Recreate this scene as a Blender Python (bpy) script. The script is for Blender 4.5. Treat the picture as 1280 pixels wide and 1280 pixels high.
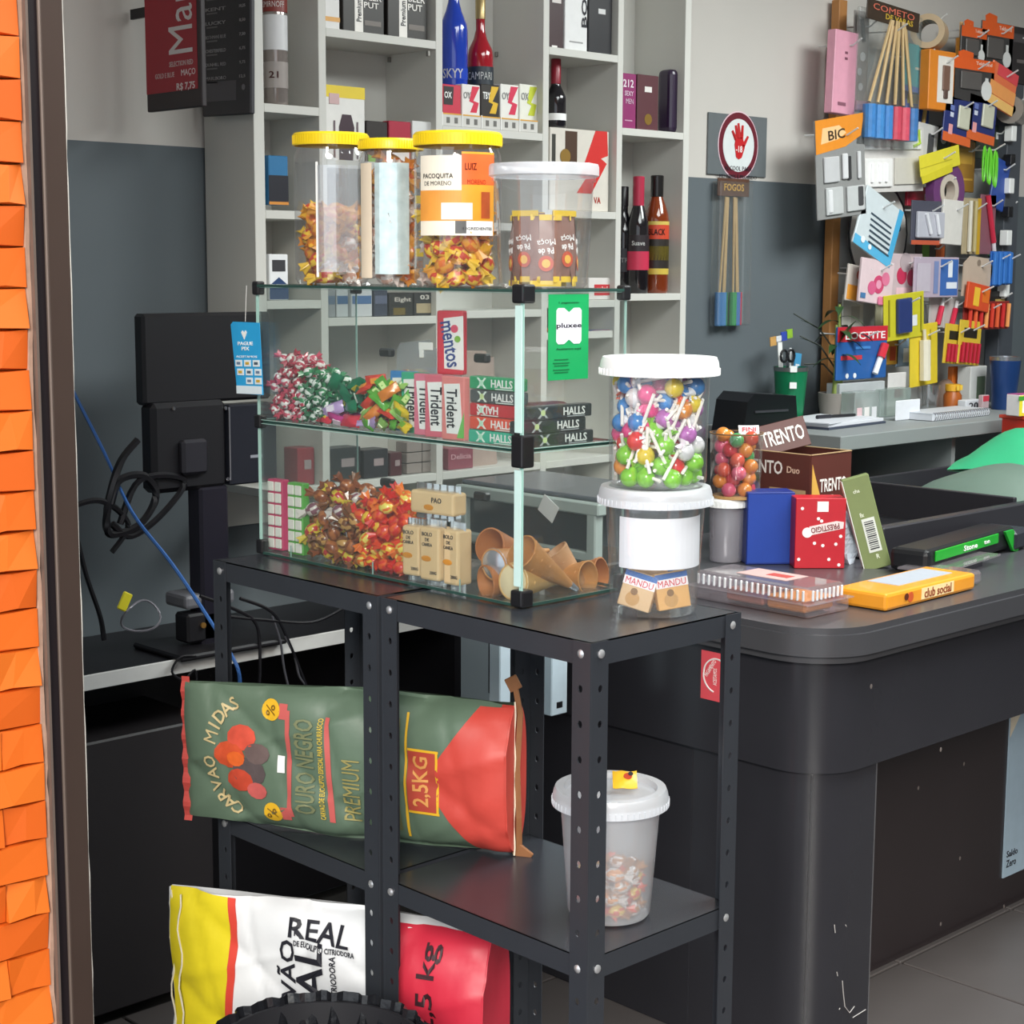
import bpy, bmesh, math, random
from mathutils import Vector, Matrix, Euler
S = bpy.context.scene
for o in list(bpy.data.objects): bpy.data.objects.remove(o)
COL = S.collection
R = math.radians
PI = math.pi
rnd = random.Random(7)

# ------------------------------------------------------------------ camera
FPX = 2150.0; PIT = R(8.15); ROLL = R(.29); AZ = R(46.2); EYE = 1.5
_r = Vector((math.sin(AZ), -math.cos(AZ), 0)); _f = Vector((math.cos(AZ), math.sin(AZ), 0)); _u = Vector((0, 0, 1))
_fw = _f * math.cos(PIT) - _u * math.sin(PIT); _up = _f * math.sin(PIT) + _u * math.cos(PIT)
_cx = _r * math.cos(ROLL) + _up * math.sin(ROLL); _cu = _up * math.cos(ROLL) - _r * math.sin(ROLL)
cam = bpy.data.objects.new('camera', bpy.data.cameras.new('camera')); COL.objects.link(cam)
m = Matrix((_cx, _cu, -_fw)).transposed().to_4x4(); m.translation = (0, 0, EYE); cam.matrix_world = m
cam.data.sensor_width = 36; cam.data.lens = FPX * 36 / 1280; cam.data.clip_start = .02
S.camera = cam

# ------------------------------------------------------------------ light
W = bpy.data.worlds.new('sky'); S.world = W; W.use_nodes = True
nt = W.node_tree; bg = nt.nodes['Background']
bg.inputs['Color'].default_value = (.86, .93, 1, 1); bg.inputs['Strength'].default_value = 1.6
sun = bpy.data.objects.new('sun', bpy.data.lights.new('sun', 'SUN')); COL.objects.link(sun)
sun.data.energy = 3.2; sun.data.angle = R(20); sun.data.color = (1, .95, .86)
sun.rotation_euler = Vector((.62, .64, -.42)).to_track_quat('-Z', 'Y').to_euler()
lamp = bpy.data.objects.new('ceiling_light', bpy.data.lights.new('ceiling_light', 'AREA')); COL.objects.link(lamp)
lamp.data.energy = 88; lamp.data.size = 1.2; lamp.data.color = (.95, 1, .98); lamp.location = (4.0, 1.3, 2.74)  # unseen fill lamps, added to lift the dim interior
lamp2 = bpy.data.objects.new('ceiling_light', lamp.data.copy()); COL.objects.link(lamp2); lamp2.data.energy = 50; lamp2.location = (2.3, .9, 2.74)
S.view_settings.view_transform = 'Standard'; S.view_settings.look = 'None'
S.view_settings.exposure = 0; S.view_settings.gamma = 1; S.view_settings.use_curve_mapping = False

# ------------------------------------------------------------------ helpers
def ray(px, py):
    return _cx * ((px - 640) / FPX) - _cu * ((py - 640) / FPX) + _fw
def P(px, py, X=None, Y=None, Z=None):
    d = ray(px, py)
    t = X / d.x if X is not None else Y / d.y if Y is not None else (Z - EYE) / d.z
    return Vector((0, 0, EYE)) + d * t
def lin(h):
    h = h.lstrip('#'); c = [int(h[i:i+2], 16) / 255 for i in (0, 2, 4)]
    return tuple(x / 12.92 if x <= .04045 else ((x + .055) / 1.055) ** 2.4 for x in c)
_mc = {}
def M(hx, rough=.5, metal=0, coat=0, var=.07, sc=40, bump=0, alpha=1, spec=.5):
    k = (hx, rough, metal, coat, var, sc, bump, alpha, spec)
    if k in _mc: return _mc[k]
    mt = bpy.data.materials.new('paint_' + hx.strip('#')); mt.use_nodes = True
    n = mt.node_tree.nodes; l = mt.node_tree.links; b = n['Principled BSDF']; c = lin(hx)
    b.inputs['Roughness'].default_value = rough; b.inputs['Metallic'].default_value = metal
    b.inputs['Coat Weight'].default_value = coat; b.inputs['Alpha'].default_value = alpha
    b.inputs['Specular IOR Level'].default_value = spec
    tc = n.new('ShaderNodeTexCoord'); nz = n.new('ShaderNodeTexNoise'); nz.inputs['Scale'].default_value = sc
    nz.inputs['Detail'].default_value = 3
    mx = n.new('ShaderNodeMix'); mx.data_type = 'RGBA'
    mx.inputs[6].default_value = tuple(min(1, x * (1 - var)) for x in c) + (1,)
    mx.inputs[7].default_value = tuple(min(1, x * (1 + var)) for x in c) + (1,)
    l.new(tc.outputs['Object'], nz.inputs['Vector']); l.new(nz.outputs['Fac'], mx.inputs[0]); l.new(mx.outputs[2], b.inputs['Base Color'])
    if bump:
        bp = n.new('ShaderNodeBump'); bp.inputs['Strength'].default_value = bump; bp.inputs['Distance'].default_value = .01
        l.new(nz.outputs['Fac'], bp.inputs['Height']); l.new(bp.outputs['Normal'], b.inputs['Normal'])
    _mc[k] = mt; return mt
def clear(name, tint=(.96, .98, .97), f0=.04, rough=.02, body=0, bodycol=(.9, .92, .95), grazing=.6):
    """thin clear sheet: mostly see-through, mirror-like at grazing angles, a little milky body"""
    if name in _mc: return _mc[name]
    mt = bpy.data.materials.new(name); mt.use_nodes = True
    n = mt.node_tree.nodes; l = mt.node_tree.links; n.remove(n['Principled BSDF'])
    out = n['Material Output']; tr = n.new('ShaderNodeBsdfTransparent'); tr.inputs[0].default_value = tint + (1,)
    gl = n.new('ShaderNodeBsdfGlossy'); gl.inputs['Roughness'].default_value = rough
    lw = n.new('ShaderNodeLayerWeight'); lw.inputs['Blend'].default_value = .15
    mr = n.new('ShaderNodeMapRange'); mr.inputs['To Min'].default_value = f0; mr.inputs['To Max'].default_value = grazing
    l.new(lw.outputs['Facing'], mr.inputs['Value'])
    pw = n.new('ShaderNodeMath'); pw.operation = 'POWER'; pw.inputs[1].default_value = 1.0
    l.new(mr.outputs[0], pw.inputs[0])
    mx = n.new('ShaderNodeMixShader'); l.new(pw.outputs[0], mx.inputs[0]); l.new(gl.outputs[0], mx.inputs[2])
    if body:
        df = n.new('ShaderNodeBsdfDiffuse'); df.inputs[0].default_value = bodycol + (1,)
        m2 = n.new('ShaderNodeMixShader'); m2.inputs[0].default_value = body
        l.new(tr.outputs[0], m2.inputs[1]); l.new(df.outputs[0], m2.inputs[2]); l.new(m2.outputs[0], mx.inputs[1])
    else: l.new(tr.outputs[0], mx.inputs[1])
    l.new(mx.outputs[0], out.inputs[0]); _mc[name] = mt; return mt

class G:
    """collects shapes into one mesh"""
    def __init__(s): s.b = bmesh.new()
    def _t(s, vs, mt=None, mi=0):
        if mt is not None: bmesh.ops.transform(s.b, matrix=mt, verts=vs)
        if mi:
            fs = set(f for v in vs for f in v.link_faces)
            for f in fs: f.material_index = mi
        return s
    def box(s, c, d, bev=0, rot=None, seg=1, mi=0):
        vs = bmesh.ops.create_cube(s.b, size=1)['verts']
        bmesh.ops.transform(s.b, matrix=Matrix.Diagonal((d[0], d[1], d[2], 1)), verts=vs)
        if bev:
            es = list(set(e for v in vs for e in v.link_edges))
            r = bmesh.ops.bevel(s.b, geom=es, offset=bev, segments=seg, affect='EDGES', profile=.5)
            vs = list(set(v for f in r['faces'] for v in f.verts) | set(v for v in vs if v.is_valid))
        mt = Matrix.Translation(c)
        if rot: mt = mt @ Euler(rot).to_matrix().to_4x4()
        return s._t(vs, mt, mi)
    def lathe(s, prof, seg=24, c=(0, 0, 0), rot=None, mi=0, sx=1, sy=1):
        rings = []; vs = []
        for r, z in prof:
            if r <= 1e-6: v = s.b.verts.new((0, 0, z)); rings.append([v]); vs.append(v)
            else:
                q = [s.b.verts.new((r * sx * math.cos(2*PI*i/seg), r * sy * math.sin(2*PI*i/seg), z)) for i in range(seg)]
                rings.append(q); vs += q
        for a, b in zip(rings, rings[1:]):
            for i in range(seg):
                j = (i + 1) % seg
                if len(a) == 1 and len(b) > 1: s.b.faces.new((a[0], b[j], b[i]))
                elif len(b) == 1 and len(a) > 1: s.b.faces.new((a[i], a[j], b[0]))
                elif len(a) > 1: s.b.faces.new((a[i], a[j], b[j], b[i]))
        mt = Matrix.Translation(c)
        if rot: mt = mt @ Euler(rot).to_matrix().to_4x4()
        return s._t(vs, mt, mi)
    def cyl(s, c, r, h, seg=12, rot=None, mi=0):
        return s.lathe([(0, 0), (r, 0), (r, h), (0, h)], seg, c, rot, mi)
    def ball(s, c, r, seg=10, ring=6, mi=0, rot=None):
        if not hasattr(r, '__len__'): r = (r, r, r)
        vs = bmesh.ops.create_uvsphere(s.b, u_segments=seg, v_segments=ring, radius=1)['verts']
        mt = Matrix.Translation(c)
        if rot: mt = mt @ Euler(rot).to_matrix().to_4x4()
        return s._t(vs, mt @ Matrix.Diagonal((r[0], r[1], r[2], 1)), mi)
    def tube(s, pts, r, seg=6, mi=0, closed=False):
        pts = [Vector(p) for p in pts]; n = len(pts); rings = []; vs = []
        up = Vector((.123, .3, .94))
        for i, p in enumerate(pts):
            t = (pts[(i+1) % n] - pts[i-1]) if closed else (pts[min(i+1, n-1)] - pts[max(i-1, 0)])
            t.normalize(); a = t.cross(up)
            if a.length < 1e-4: a = t.cross(Vector((1, 0, 0)))
            a.normalize(); b = t.cross(a); rr = r[i] if hasattr(r, '__len__') else r
            q = [s.b.verts.new(p + (a * math.cos(2*PI*k/seg) + b * math.sin(2*PI*k/seg)) * rr) for k in range(seg)]
            rings.append(q); vs += q
        pairs = list(zip(rings, rings[1:])) + ([(rings[-1], rings[0])] if closed else [])
        for a, b in pairs:
            for k in range(seg): s.b.faces.new((a[k], a[(k+1) % seg], b[(k+1) % seg], b[k]))
        if not closed: s.b.faces.new(rings[0][::-1]); s.b.faces.new(rings[-1])
        return s._t(vs, None, mi)
    def prism(s, poly, d, c=(0, 0, 0), rot=None, mi=0):
        """polygon in local x,z extruded from y=0 to y=d"""
        a = [s.b.verts.new((x, 0, z)) for x, z in poly]; b = [s.b.verts.new((x, d, z)) for x, z in poly]; n = len(poly)
        s.b.faces.new(a); s.b.faces.new(b[::-1])
        for i in range(n): s.b.faces.new((a[i], b[i], b[(i+1) % n], a[(i+1) % n]))
        mt = Matrix.Translation(c)
        if rot: mt = mt @ Euler(rot).to_matrix().to_4x4()
        return s._t(a + b, mt, mi)
    def grid(s, fn, nu, nv, mi=0, closed=False):
        q = [[s.b.verts.new(fn(i / nu, j / nv)) for j in range(nv + 1)] for i in range(nu + (0 if closed else 1))]
        n = len(q)
        for i in range(nu):
            for j in range(nv): s.b.faces.new((q[i][j], q[(i+1) % n][j], q[(i+1) % n][j+1], q[i][j+1]))
        return s._t([v for r in q for v in r], None, mi)
    def mesh(s, name, smooth=False, weld=False):
        if weld: bmesh.ops.remove_doubles(s.b, verts=s.b.verts, dist=1e-5)
        bmesh.ops.recalc_face_normals(s.b, faces=s.b.faces)
        me = bpy.data.meshes.new(name); s.b.to_mesh(me); s.b.free()
        if smooth:
            me.polygons.foreach_set('use_smooth', [True] * len(me.polygons))
            me.set_sharp_from_angle(angle=R(38))
        return me
def obj(name, g, mt, parent=None, loc=(0, 0, 0), rot=(0, 0, 0), smooth=False, label=None, weld=False):
    me = g.mesh(name, smooth, weld) if isinstance(g, G) else g
    o = bpy.data.objects.new(name, me); COL.objects.link(o)
    if isinstance(g, G) or not me.materials:
        for x in (mt if isinstance(mt, (list, tuple)) else [mt]): me.materials.append(x)
    o.parent = parent; o.location = loc; o.rotation_euler = rot
    if label: o['label'] = label
    return o
def tag(o, label, cat, group=None):
    o['label'] = label; o['category'] = cat
    if group: o['group'] = group
    return o
def thing(name, label, cat, loc=(0, 0, 0), rz=0, group=None, rot=None):
    o = bpy.data.objects.new(name, None); COL.objects.link(o); o.empty_display_size = .02
    o.location = loc; o.rotation_euler = rot or (0, 0, rz)
    return tag(o, label, cat, group)
def struct(o): o['kind'] = 'structure'; return o
def dup(root, loc=None, rot=None, label=None, group=None, sc=None):
    r = root.copy(); COL.objects.link(r)
    if loc is not None: r.location = loc
    if rot is not None: r.rotation_euler = rot
    if sc is not None: r.scale = (sc, sc, sc) if not hasattr(sc, '__len__') else sc
    if label: r['label'] = label
    if group: r['group'] = group
    for ch in list(root.children):
        c = ch.copy(); COL.objects.link(c); c.parent = r
        for g2 in list(ch.children):
            d = g2.copy(); COL.objects.link(d); d.parent = c
    return r
_tc = {}
_ts = bpy.data.scenes.new('lettering_scratch')
def textmesh(s):
    if s in _tc: return _tc[s]
    cu = bpy.data.curves.new('t', 'FONT'); cu.body = s; cu.resolution_u = 2; cu.align_x = 'CENTER'; cu.align_y = 'CENTER'; cu.extrude = .012
    if not set(s) & set('MWÁ%'): cu.offset = .016
    o = bpy.data.objects.new('t', cu); _ts.collection.objects.link(o)
    _ts.view_layers[0].update(); dg = _ts.view_layers[0].depsgraph
    me = bpy.data.meshes.new_from_object(o.evaluated_get(dg)); bpy.data.objects.remove(o)
    xs = [v.co.x for v in me.vertices]; ys = [v.co.y for v in me.vertices]
    if xs:
        cx, cy = (max(xs)+min(xs))/2, (max(ys)+min(ys))/2
        for v in me.vertices: v.co.x -= cx; v.co.y -= cy
        _tc[s] = (me, max(xs)-min(xs), max(ys)-min(ys))
    else: _tc[s] = (me, 1, 1)
    return _tc[s]
def text(s, parent, mt, x, z, w, h, y=0, roll=0, name='lettering', face=0, flip=False):
    """flat lettering, w x h, on a plane facing local -y (face=0), local +x / -x (face=90/-90), up (face='up')"""
    me, mw, mh = textmesh(s); me = me.copy(); me.materials.clear(); me.materials.append(mt)
    o = bpy.data.objects.new(name, me); COL.objects.link(o); o.parent = parent
    sx, sy = w / mw, h / mh
    if flip: sx = -sx
    base = Euler((PI/2, 0, R(face) if face != 'up' else 0)).to_matrix().to_4x4() if face != 'up' else Matrix()
    if face == 'up': pos = (x, y, z)
    elif face == 0: pos = (x, y, z)
    else: pos = (x, y, z)
    o.matrix_local = Matrix.Translation(pos) @ base @ Matrix.Rotation(R(roll), 4, 'Z') @ Matrix.Diagonal((sx, sy, .02, 1))
    return o
def decal(parent, mt, x, z, w, h, y=0, name='label_panel', poly=None, th=.0006):
    g = G()
    if poly: g.prism(poly, th, (x, y - th, z))
    else: g.box((x, y - th/2, z), (w, th, h))
    return obj(name, g, mt, parent)
def disc(parent, mt, x, z, r, y=0, name='emblem', th=.0006, seg=20):
    return obj(name, G().cyl((x, y, z), r, th, seg, (PI/2, 0, 0)), mt, parent)
BLACK = M('#16161a', .45); WHITE = M('#f2f2f0', .5); INK = M('#20202a', .6); CHROME = M('#c8c8cc', .25, 1)
# ------------------------------------------------------------------ the room
WY = 3.19          # back wall
def wall_mat(top, low, zc):
    mt = bpy.data.materials.new('two_tone_wall'); mt.use_nodes = True
    n = mt.node_tree.nodes; l = mt.node_tree.links; b = n['Principled BSDF']; b.inputs['Roughness'].default_value = .7
    ge = n.new('ShaderNodeNewGeometry'); sp = n.new('ShaderNodeSeparateXYZ'); l.new(ge.outputs['Position'], sp.inputs[0])
    nz = n.new('ShaderNodeTexNoise'); nz.inputs['Scale'].default_value = 3; nz.inputs['Detail'].default_value = 6
    l.new(ge.outputs['Position'], nz.inputs['Vector'])
    gt = n.new('ShaderNodeMath'); gt.operation = 'GREATER_THAN'; gt.inputs[1].default_value = zc; l.new(sp.outputs['Z'], gt.inputs[0])
    def two(c):
        q = n.new('ShaderNodeMix'); q.data_type = 'RGBA'; c = lin(c)
        q.inputs[6].default_value = tuple(x*.93 for x in c)+(1,); q.inputs[7].default_value = tuple(x*1.06 for x in c)+(1,)
        l.new(nz.outputs['Fac'], q.inputs[0]); return q.outputs[2]
    mx = n.new('ShaderNodeMix'); mx.data_type = 'RGBA'
    l.new(gt.outputs[0], mx.inputs[0]); l.new(two(low), mx.inputs[6]); l.new(two(top), mx.inputs[7]); l.new(mx.outputs[2], b.inputs['Base Color'])
    bp = n.new('ShaderNodeBump'); bp.inputs['Strength'].default_value = .05; n2 = n.new('ShaderNodeTexNoise'); n2.inputs['Scale'].default_value = 180
    l.new(ge.outputs['Position'], n2.inputs['Vector']); l.new(n2.outputs['Fac'], bp.inputs['Height']); l.new(bp.outputs['Normal'], b.inputs['Normal'])
    return mt
WM = wall_mat('#cbc6c0', '#5f676c', 1.748)
struct(obj('wall_back', G().box((3.7, WY + .06, 1.4), (6.4, .12, 2.8)), WM))
struct(obj('wall_rear', G().box((6.96, .5, 1.4), (.12, 5.5, 2.8)), WM))
struct(obj('wall_right', G().box((3.7, -2.26, 1.4), (6.4, .12, 2.8)), WM))
struct(obj('ceiling', G().box((3.72, .5, 2.86), (6.44, 5.6, .12)), M('#d8d6d0', .8)))
fl = struct(obj('floor', G().box((2.4, .4, -.03), (9.2, 6.0, .04)), M('#3a3836', .8)))
TS = .46; k = 0
for i in range(-1, 13):
    for j in range(-2, 5):
        x, y = 1.02 + i * TS, 1.30 + j * TS
        if y + TS / 2 > WY + .05: continue
        if k == 0: tm = G().box((0, 0, -.006), (TS - .006, TS - .006, .012), .002).mesh('floor_tile')
        obj('floor_tile', tm, M('#544f4e', .38, var=.12, sc=6), fl, (x, y, 0)); k += 1
# facade of orange split tiles beside the door, and its bronze frame
K = 1.45; FY = 1.35 * K; XT = .7190 * K      # the jamb stands just in front of the racks
wf = struct(obj('wall_front', G().box((XT - .17, (FY + 3.3) / 2 + .006, 1.4), (.40, 3.3 - FY, 2.8)), M('#c05f1c', .8)))
struct(obj('wall_front', G().box((XT - .17, -1.86, 1.4), (.40, .92, 2.8)), M('#d9711f', .7)))
struct(obj('wall_front', G().box((XT - .17, .27, 2.66), (.40, 3.36, .28)), M('#d9711f', .7)))
for y0, y1 in ((FY + .02, 3.19), (-2.2, -1.41)): struct(obj('wall_front', G().box((XT + .034, (y0 + y1) / 2, 1.4), (.006, y1 - y0, 2.8)), WM))
OR = [M('#dd6616', .55, var=.05, sc=9), M('#d65e13', .55, var=.05, sc=9), M('#e26f1c', .55, var=.05, sc=9)]
TWD, THT = .078 * K, .0335 * K
def tilemesh(sd):
    q = random.Random(sd); g = G(); w, h = TWD, THT
    f = [q.uniform(.002, .012) for _ in range(4)]; p = q.uniform(-.022, .022); mid = q.uniform(.005, .014)
    co = [(-w/2, 0, 0), (w/2, 0, 0), (w/2, 0, h), (-w/2, 0, h)]
    a = [g.b.verts.new((x, -f[i], z)) for i, (x, y, z) in enumerate(co)]; b = [g.b.verts.new((x, .004, z)) for x, y, z in co]
    m0 = g.b.verts.new((p, -mid, h * .05)); m1 = g.b.verts.new((p + q.uniform(-.014, .014), -mid * q.uniform(.6, 1), h * .95))
    for fc in ((a[0], m0, m1, a[3]), (m0, a[1], a[2], m1), (a[0], b[0], b[1], a[1], m0), (a[3], m1, a[2], b[2], b[3]), (a[1], b[1], b[2], a[2]), (a[0], a[3], b[3], b[0])): g.b.faces.new(fc)
    me = g.mesh('facade_tile'); me.materials.append(OR[sd % 3]); return me
tms = [tilemesh(s) for s in range(9)]
for r in range(36):
    for c in range(3):
        half = r % 2 and c == 0
        x = XT - TWD / 4 if half else XT - TWD / 2 - c * TWD * 1.013 + (TWD / 2 if r % 2 else 0)
        o = obj('facade_tile', tms[(r * 4 + c * 5) % 9], None, wf, (x, FY, .42 + r * THT * 1.03))
        if half: o.scale.x = .5
BR = M('#4b3d37', .38, .3, var=.1, sc=8); BRL = M('#85756c', .35, .5); BRD = M('#2a2226', .45, .2)
df = struct(bpy.data.objects.new('door_1', None)); COL.objects.link(df); df.location = (0, FY, 0)
obj('mortar_edge', G().tube([(.7222 * K + rnd.uniform(-.0022, .0022), -.003, z / 25) for z in range(0, 66)], .0042, 5), M('#b08f7c', .9, var=.3, sc=60), df)
obj('frame_outer_lip', G().box((.7248 * K, .0, 1.3), (.0035, .03, 2.6)), BRL, df)
obj('frame_channel', G().box((.7330 * K, .016, 1.3), (.021, .03, 2.6)), BRD, df)
obj('frame_bead', G().lathe([(.0022, 0), (.0022, 2.6)], 8, (.7408 * K, -.001, 0)), BRL, df)
obj('frame_jamb', G().box((.7522 * K, .012, 1.3), (.0305, .03, 2.6), .001), BR, df)
obj('sealant_line', G().tube([(.7632 * K + rnd.uniform(-.0008, .0008), .0, z / 30) for z in range(0, 79)], .0014, 4), M('#d9d4cc', .8), df)

# ------------------------------------------------------------------ steel racks
RX0, RX1 = 1.558, 1.858; RT = 1.024
STEEL = M('#36393f', .26, .1, var=.08, sc=14)
def perf(h, w, step, first):
    """perforated steel strip in local x (0..w), z (0..h)"""
    g = G(); b = g.b; z = 0; r = .0042
    cells = []; zs = [0]; q = first
    while q < h: cells.append(q); q += step
    edges = [0] + [(a + c) / 2 for a, c in zip(cells, cells[1:])] + [h]
    cx = w * .55
    for c, z0, z1 in zip(cells, edges, edges[1:]):
        out = [(0, z0), (cx, z0), (w, z0), (w, c), (w, z1), (cx, z1), (0, z1), (0, c)]
        inn = [(cx + r * math.cos(a), c + r * 1.25 * math.sin(a)) for a in [R(225), R(270), R(315), 0, R(45), R(90), R(135), R(180)]]
        O = [b.verts.new((x, 0, zz)) for x, zz in out]; I = [b.verts.new((x, 0, zz)) for x, zz in inn]
        for i in range(8): b.faces.new((O[i], O[(i+1) % 8], I[(i+1) % 8], I[i]))
    bmesh.ops.remove_doubles(b, verts=b.verts, dist=1e-5)
    bmesh.ops.recalc_face_normals(b, faces=b.faces)
    bmesh.ops.solidify(b, geom=list(b.faces), thickness=.0018)
    return g.mesh('post_leg')
strip = perf(RT, .032, .047, .022)
strip.materials.append(STEEL)
bolt = G().lathe([(0, .0035), (.0035, .003), (.0058, .0014), (.006, 0), (0, 0)], 10).mesh('bolt', True); bolt.materials.append(M('#d4d5d8', .3, .7))
def rack(name, label, y0, y1):
    t = thing(name, label, 'rack', ((RX0 + RX1) / 2, (y0 + y1) / 2, 0))
    hx, hy = (RX1 - RX0) / 2, (y1 - y0) / 2
    for sx in (-1, 1):
        for sy in (-1, 1):
            p = obj('post', G().tube([(sx * (hx - .001), sy * (hy - .001), 0), (sx * (hx - .001), sy * (hy - .001), RT)], .0014, 6), STEEL, t)
            # leg lying along Y (facing +-X) and leg lying along X (facing +-Y)
            a = obj('post_leg', strip, STEEL, p, (sx * hx, sy * hy, 0), (0, 0, -sy * PI / 2))
            c = obj('post_leg', strip, STEEL, p, (sx * hx, sy * hy, 0), (0, 0, PI if sx > 0 else 0))
    for z in (.235, .60, RT):
        g = G(); g.box((0, 0, z - .0008), (2*hx - .005, 2*hy - .005, .0016))
        for s in (-1, 1):
            g.box((s * (hx - .0035), 0, z - .016), (.002, 2*hy - .006, .032)); g.box((0, s * (hy - .0035), z - .016), (2*hx - .006, .002, .032))
        obj('shelf', g, STEEL, t)
        for sx in (-1, 1):
            for sy in (-1, 1):
                obj('bolt', bolt, None, t, (sx * (hx + .0005), sy * (hy - .0175), z - .016), (0, sx * PI / 2, 0))
                obj('bolt', bolt, None, t, (sx * (hx - .0175), sy * (hy + .0005), z - .016), (-sy * PI / 2, 0, 0))
    return t
rack('steel_rack', 'black slotted steel rack nearer the counter, with clear candy tubs on its top', 1.477, 1.896)
rack('steel_rack', 'black slotted steel rack farther from the counter, beside the tangle of cables', 1.906, 2.325)

# ------------------------------------------------------------------ glass candy case
CX0, CX1, CY0, CY1, CZ0, CZM, CZ1 = 1.645, 1.855, 1.695, 2.321, RT + .002, 1.2455, 1.466
GL = clear('case_glass', (.955, .975, .968), .05, .01, .02, (.75, .85, .83), .5)
GE = M('#a9cfc6', .15, spec=.8); GED = M('#2f4a44', .2, spec=.8)
case = thing('glass_display_case', 'two-tier clear glass candy case with black corner clips on the steel racks', 'display case', ((CX0+CX1)/2, (CY0+CY1)/2, CZ0))
dx, dy, hz = CX1 - CX0, CY1 - CY0, CZ1 - CZ0; zm = CZM - CZ0
def pane(nm, c, d):
    o = obj(nm, G().box(c, d), GL, case)
    ax = min(range(3), key=lambda i: d[i]); g = G()
    for i in range(3):
        if i == ax: continue
        j = 3 - ax - i
        for s in (-1, 1):
            cc = list(c); cc[i] += s * (d[i] / 2); dd = [0, 0, 0]; dd[ax] = d[ax] * 1.02; dd[i] = .0007; dd[j] = d[j]; g.box(cc, dd)
    obj('pane_edge', g, GED if ax == 2 else GE, o)
    return o
T = .004
pane('shelf_pane', (0, 0, T/2), (dx, dy, T)); pane('shelf_pane', (0, 0, zm), (dx - .008, dy - .008, T)); pane('shelf_pane', (0, 0, hz), (dx + .006, dy + .006, T))
for zc, h in ((zm / 2, zm - .006), ((zm + hz) / 2, hz - zm - .006)):
    pane('front_pane', (-dx/2 + T/2, 0, zc), (T, dy - .01, h))
    pane('end_pane', (0, -dy/2 + T/2, zc), (dx - .004, T, h)); pane('end_pane', (0, dy/2 - T/2, zc), (dx - .004, T, h))
CLIP = M('#1b1b1e', .35)
for sx in (-1, 1):
    for sy in (-1, 1):
        for z in (.009, zm, hz - .004):
            s = .024 if (sx < 0 and sy < 0) else .016
            h = .046 if (z == zm and sx < 0 and sy < 0) else .026 if s > .02 else .022
            if z < .01: h = .024; z2 = h / 2
            else: z2 = z
            obj('corner_clip', G().box((sx * (dx/2 - s/2 + .004), sy * (dy/2 - s/2 + .004), z2), (s, s, h), .003, seg=2), CLIP, case)
for z0_, z1_ in ((.03, zm - .026), (zm + .026, hz - .02)): obj('corner_strip', G().box((-dx/2 - .0012, -dy/2 + .0075, (z0_ + z1_) / 2), (.002, .013, z1_ - z0_)), M('#c9e6e2', .12, spec=.9), case)
# divider strips and hinge clips of the rear doors
for yy in (2.235, 2.0):
    for zz in (1.355, 1.135):
        obj('hinge_clip', G().box((dx/2 - .004, yy - (CY0+CY1)/2, zz - CZ0), (.014, .03, .014), .003), CLIP, case)
for yy in (2.24, 2.03, 1.83):
    g = G(); g.box((-dx/2 + .0055, yy - (CY0+CY1)/2, .012), (.0015, .0015, .02)); obj('stop_pin', g, GE, case)
# ------------------------------------------------------------------ wall shelving
SF = 3.0; SB = WY - .008
SHM = M('#cdccc6', .5, var=.03, sc=4); 
us = thing('wall_shelving', 'white open compartment shelving on the wall holding bottles and boxes', 'shelving', (2.13, SF, 0))
def upart(nm, x0, x1, z0, z1, y0=SF, y1=SB): return obj(nm, G().box(((x0+x1)/2 - 2.13, (y0+y1)/2 - SF, (z0+z1)/2), (x1-x0, y1-y0, z1-z0), .0008), SHM, us)
UT = 2.62; UB = .92
upart('side_panel', 2.13, 2.157, 1.385, UT)
for x in (2.300, 2.632, 2.973, 3.235): upart('divider', x, x + .02, UB, UT)
upart('side_panel', 3.49, 3.513, UB, UT)
for x0, x1 in ((2.157, 2.30), (2.32, 2.632), (2.652, 2.973), (2.993, 3.235), (3.255, 3.49)):
    upart('back_panel', x0, x1, UB, UT, SB - .006, SB)
cols = [(2.157, 2.30), (2.32, 2.632), (2.652, 2.973), (2.993, 3.235), (3.255, 3.49)]
SZ = [[1.832, 1.613, 1.424, 1.02], [2.0, 1.725, 1.385, 1.02], [1.815, 1.60, 1.395, 1.02], [2.02, 1.635, 1.415, 1.02], [1.845, 1.43, 1.02]]
for (x0, x1), zs in zip(cols, SZ):
    for z in zs: upart('shelf_board', x0, x1, z - .018, z)
    upart('shelf_board', x0, x1, UT - .018, UT); 
    if x0 > 2.2: upart('shelf_board', x0, x1, UB, UB + .018)
# hinge cups seen inside the compartments
for px, py, X in ((484, 75, 2.632), (535, 67, 2.60), (620, 68, 2.973)):
    q = P(px, py, X=X - .002); obj('shelf_pin', G().box((q.x - 2.13, min(q.y, SB - .02) - SF, q.z), (.006, .008, .012), .001), M('#8b8984', .4, .6), us)

# ------------------------------------------------------------------ high desk on the right
DZ = 1.05; DK = M('#8a8f8f', .5, var=.04, sc=5)
dsk = thing('wall_desk', 'grey panel desk against the wall under the pegboard', 'desk', (3.82, 2.708, 0))
obj('desk_top', G().box((.95, .236, DZ - .02), (1.9, .47, .04), .002), DK, dsk)
obj('side_panel', G().box((.06, .24, (DZ-.04)/2), (.03, .44, DZ - .04)), DK, dsk)
obj('side_panel', G().box((1.85, .24, (DZ-.04)/2), (.03, .44, DZ - .04)), DK, dsk)
obj('modesty_panel', G().box((1.25, .30, .80), (1.2, .018, .40)), DK, dsk)
obj('shelf_board', G().box((.35, .24, .82), (.55, .4, .02)), DK, dsk)
obj('modesty_panel', G().box((.62, .24, .7), (.02, .4, .62)), DK, dsk)

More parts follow.
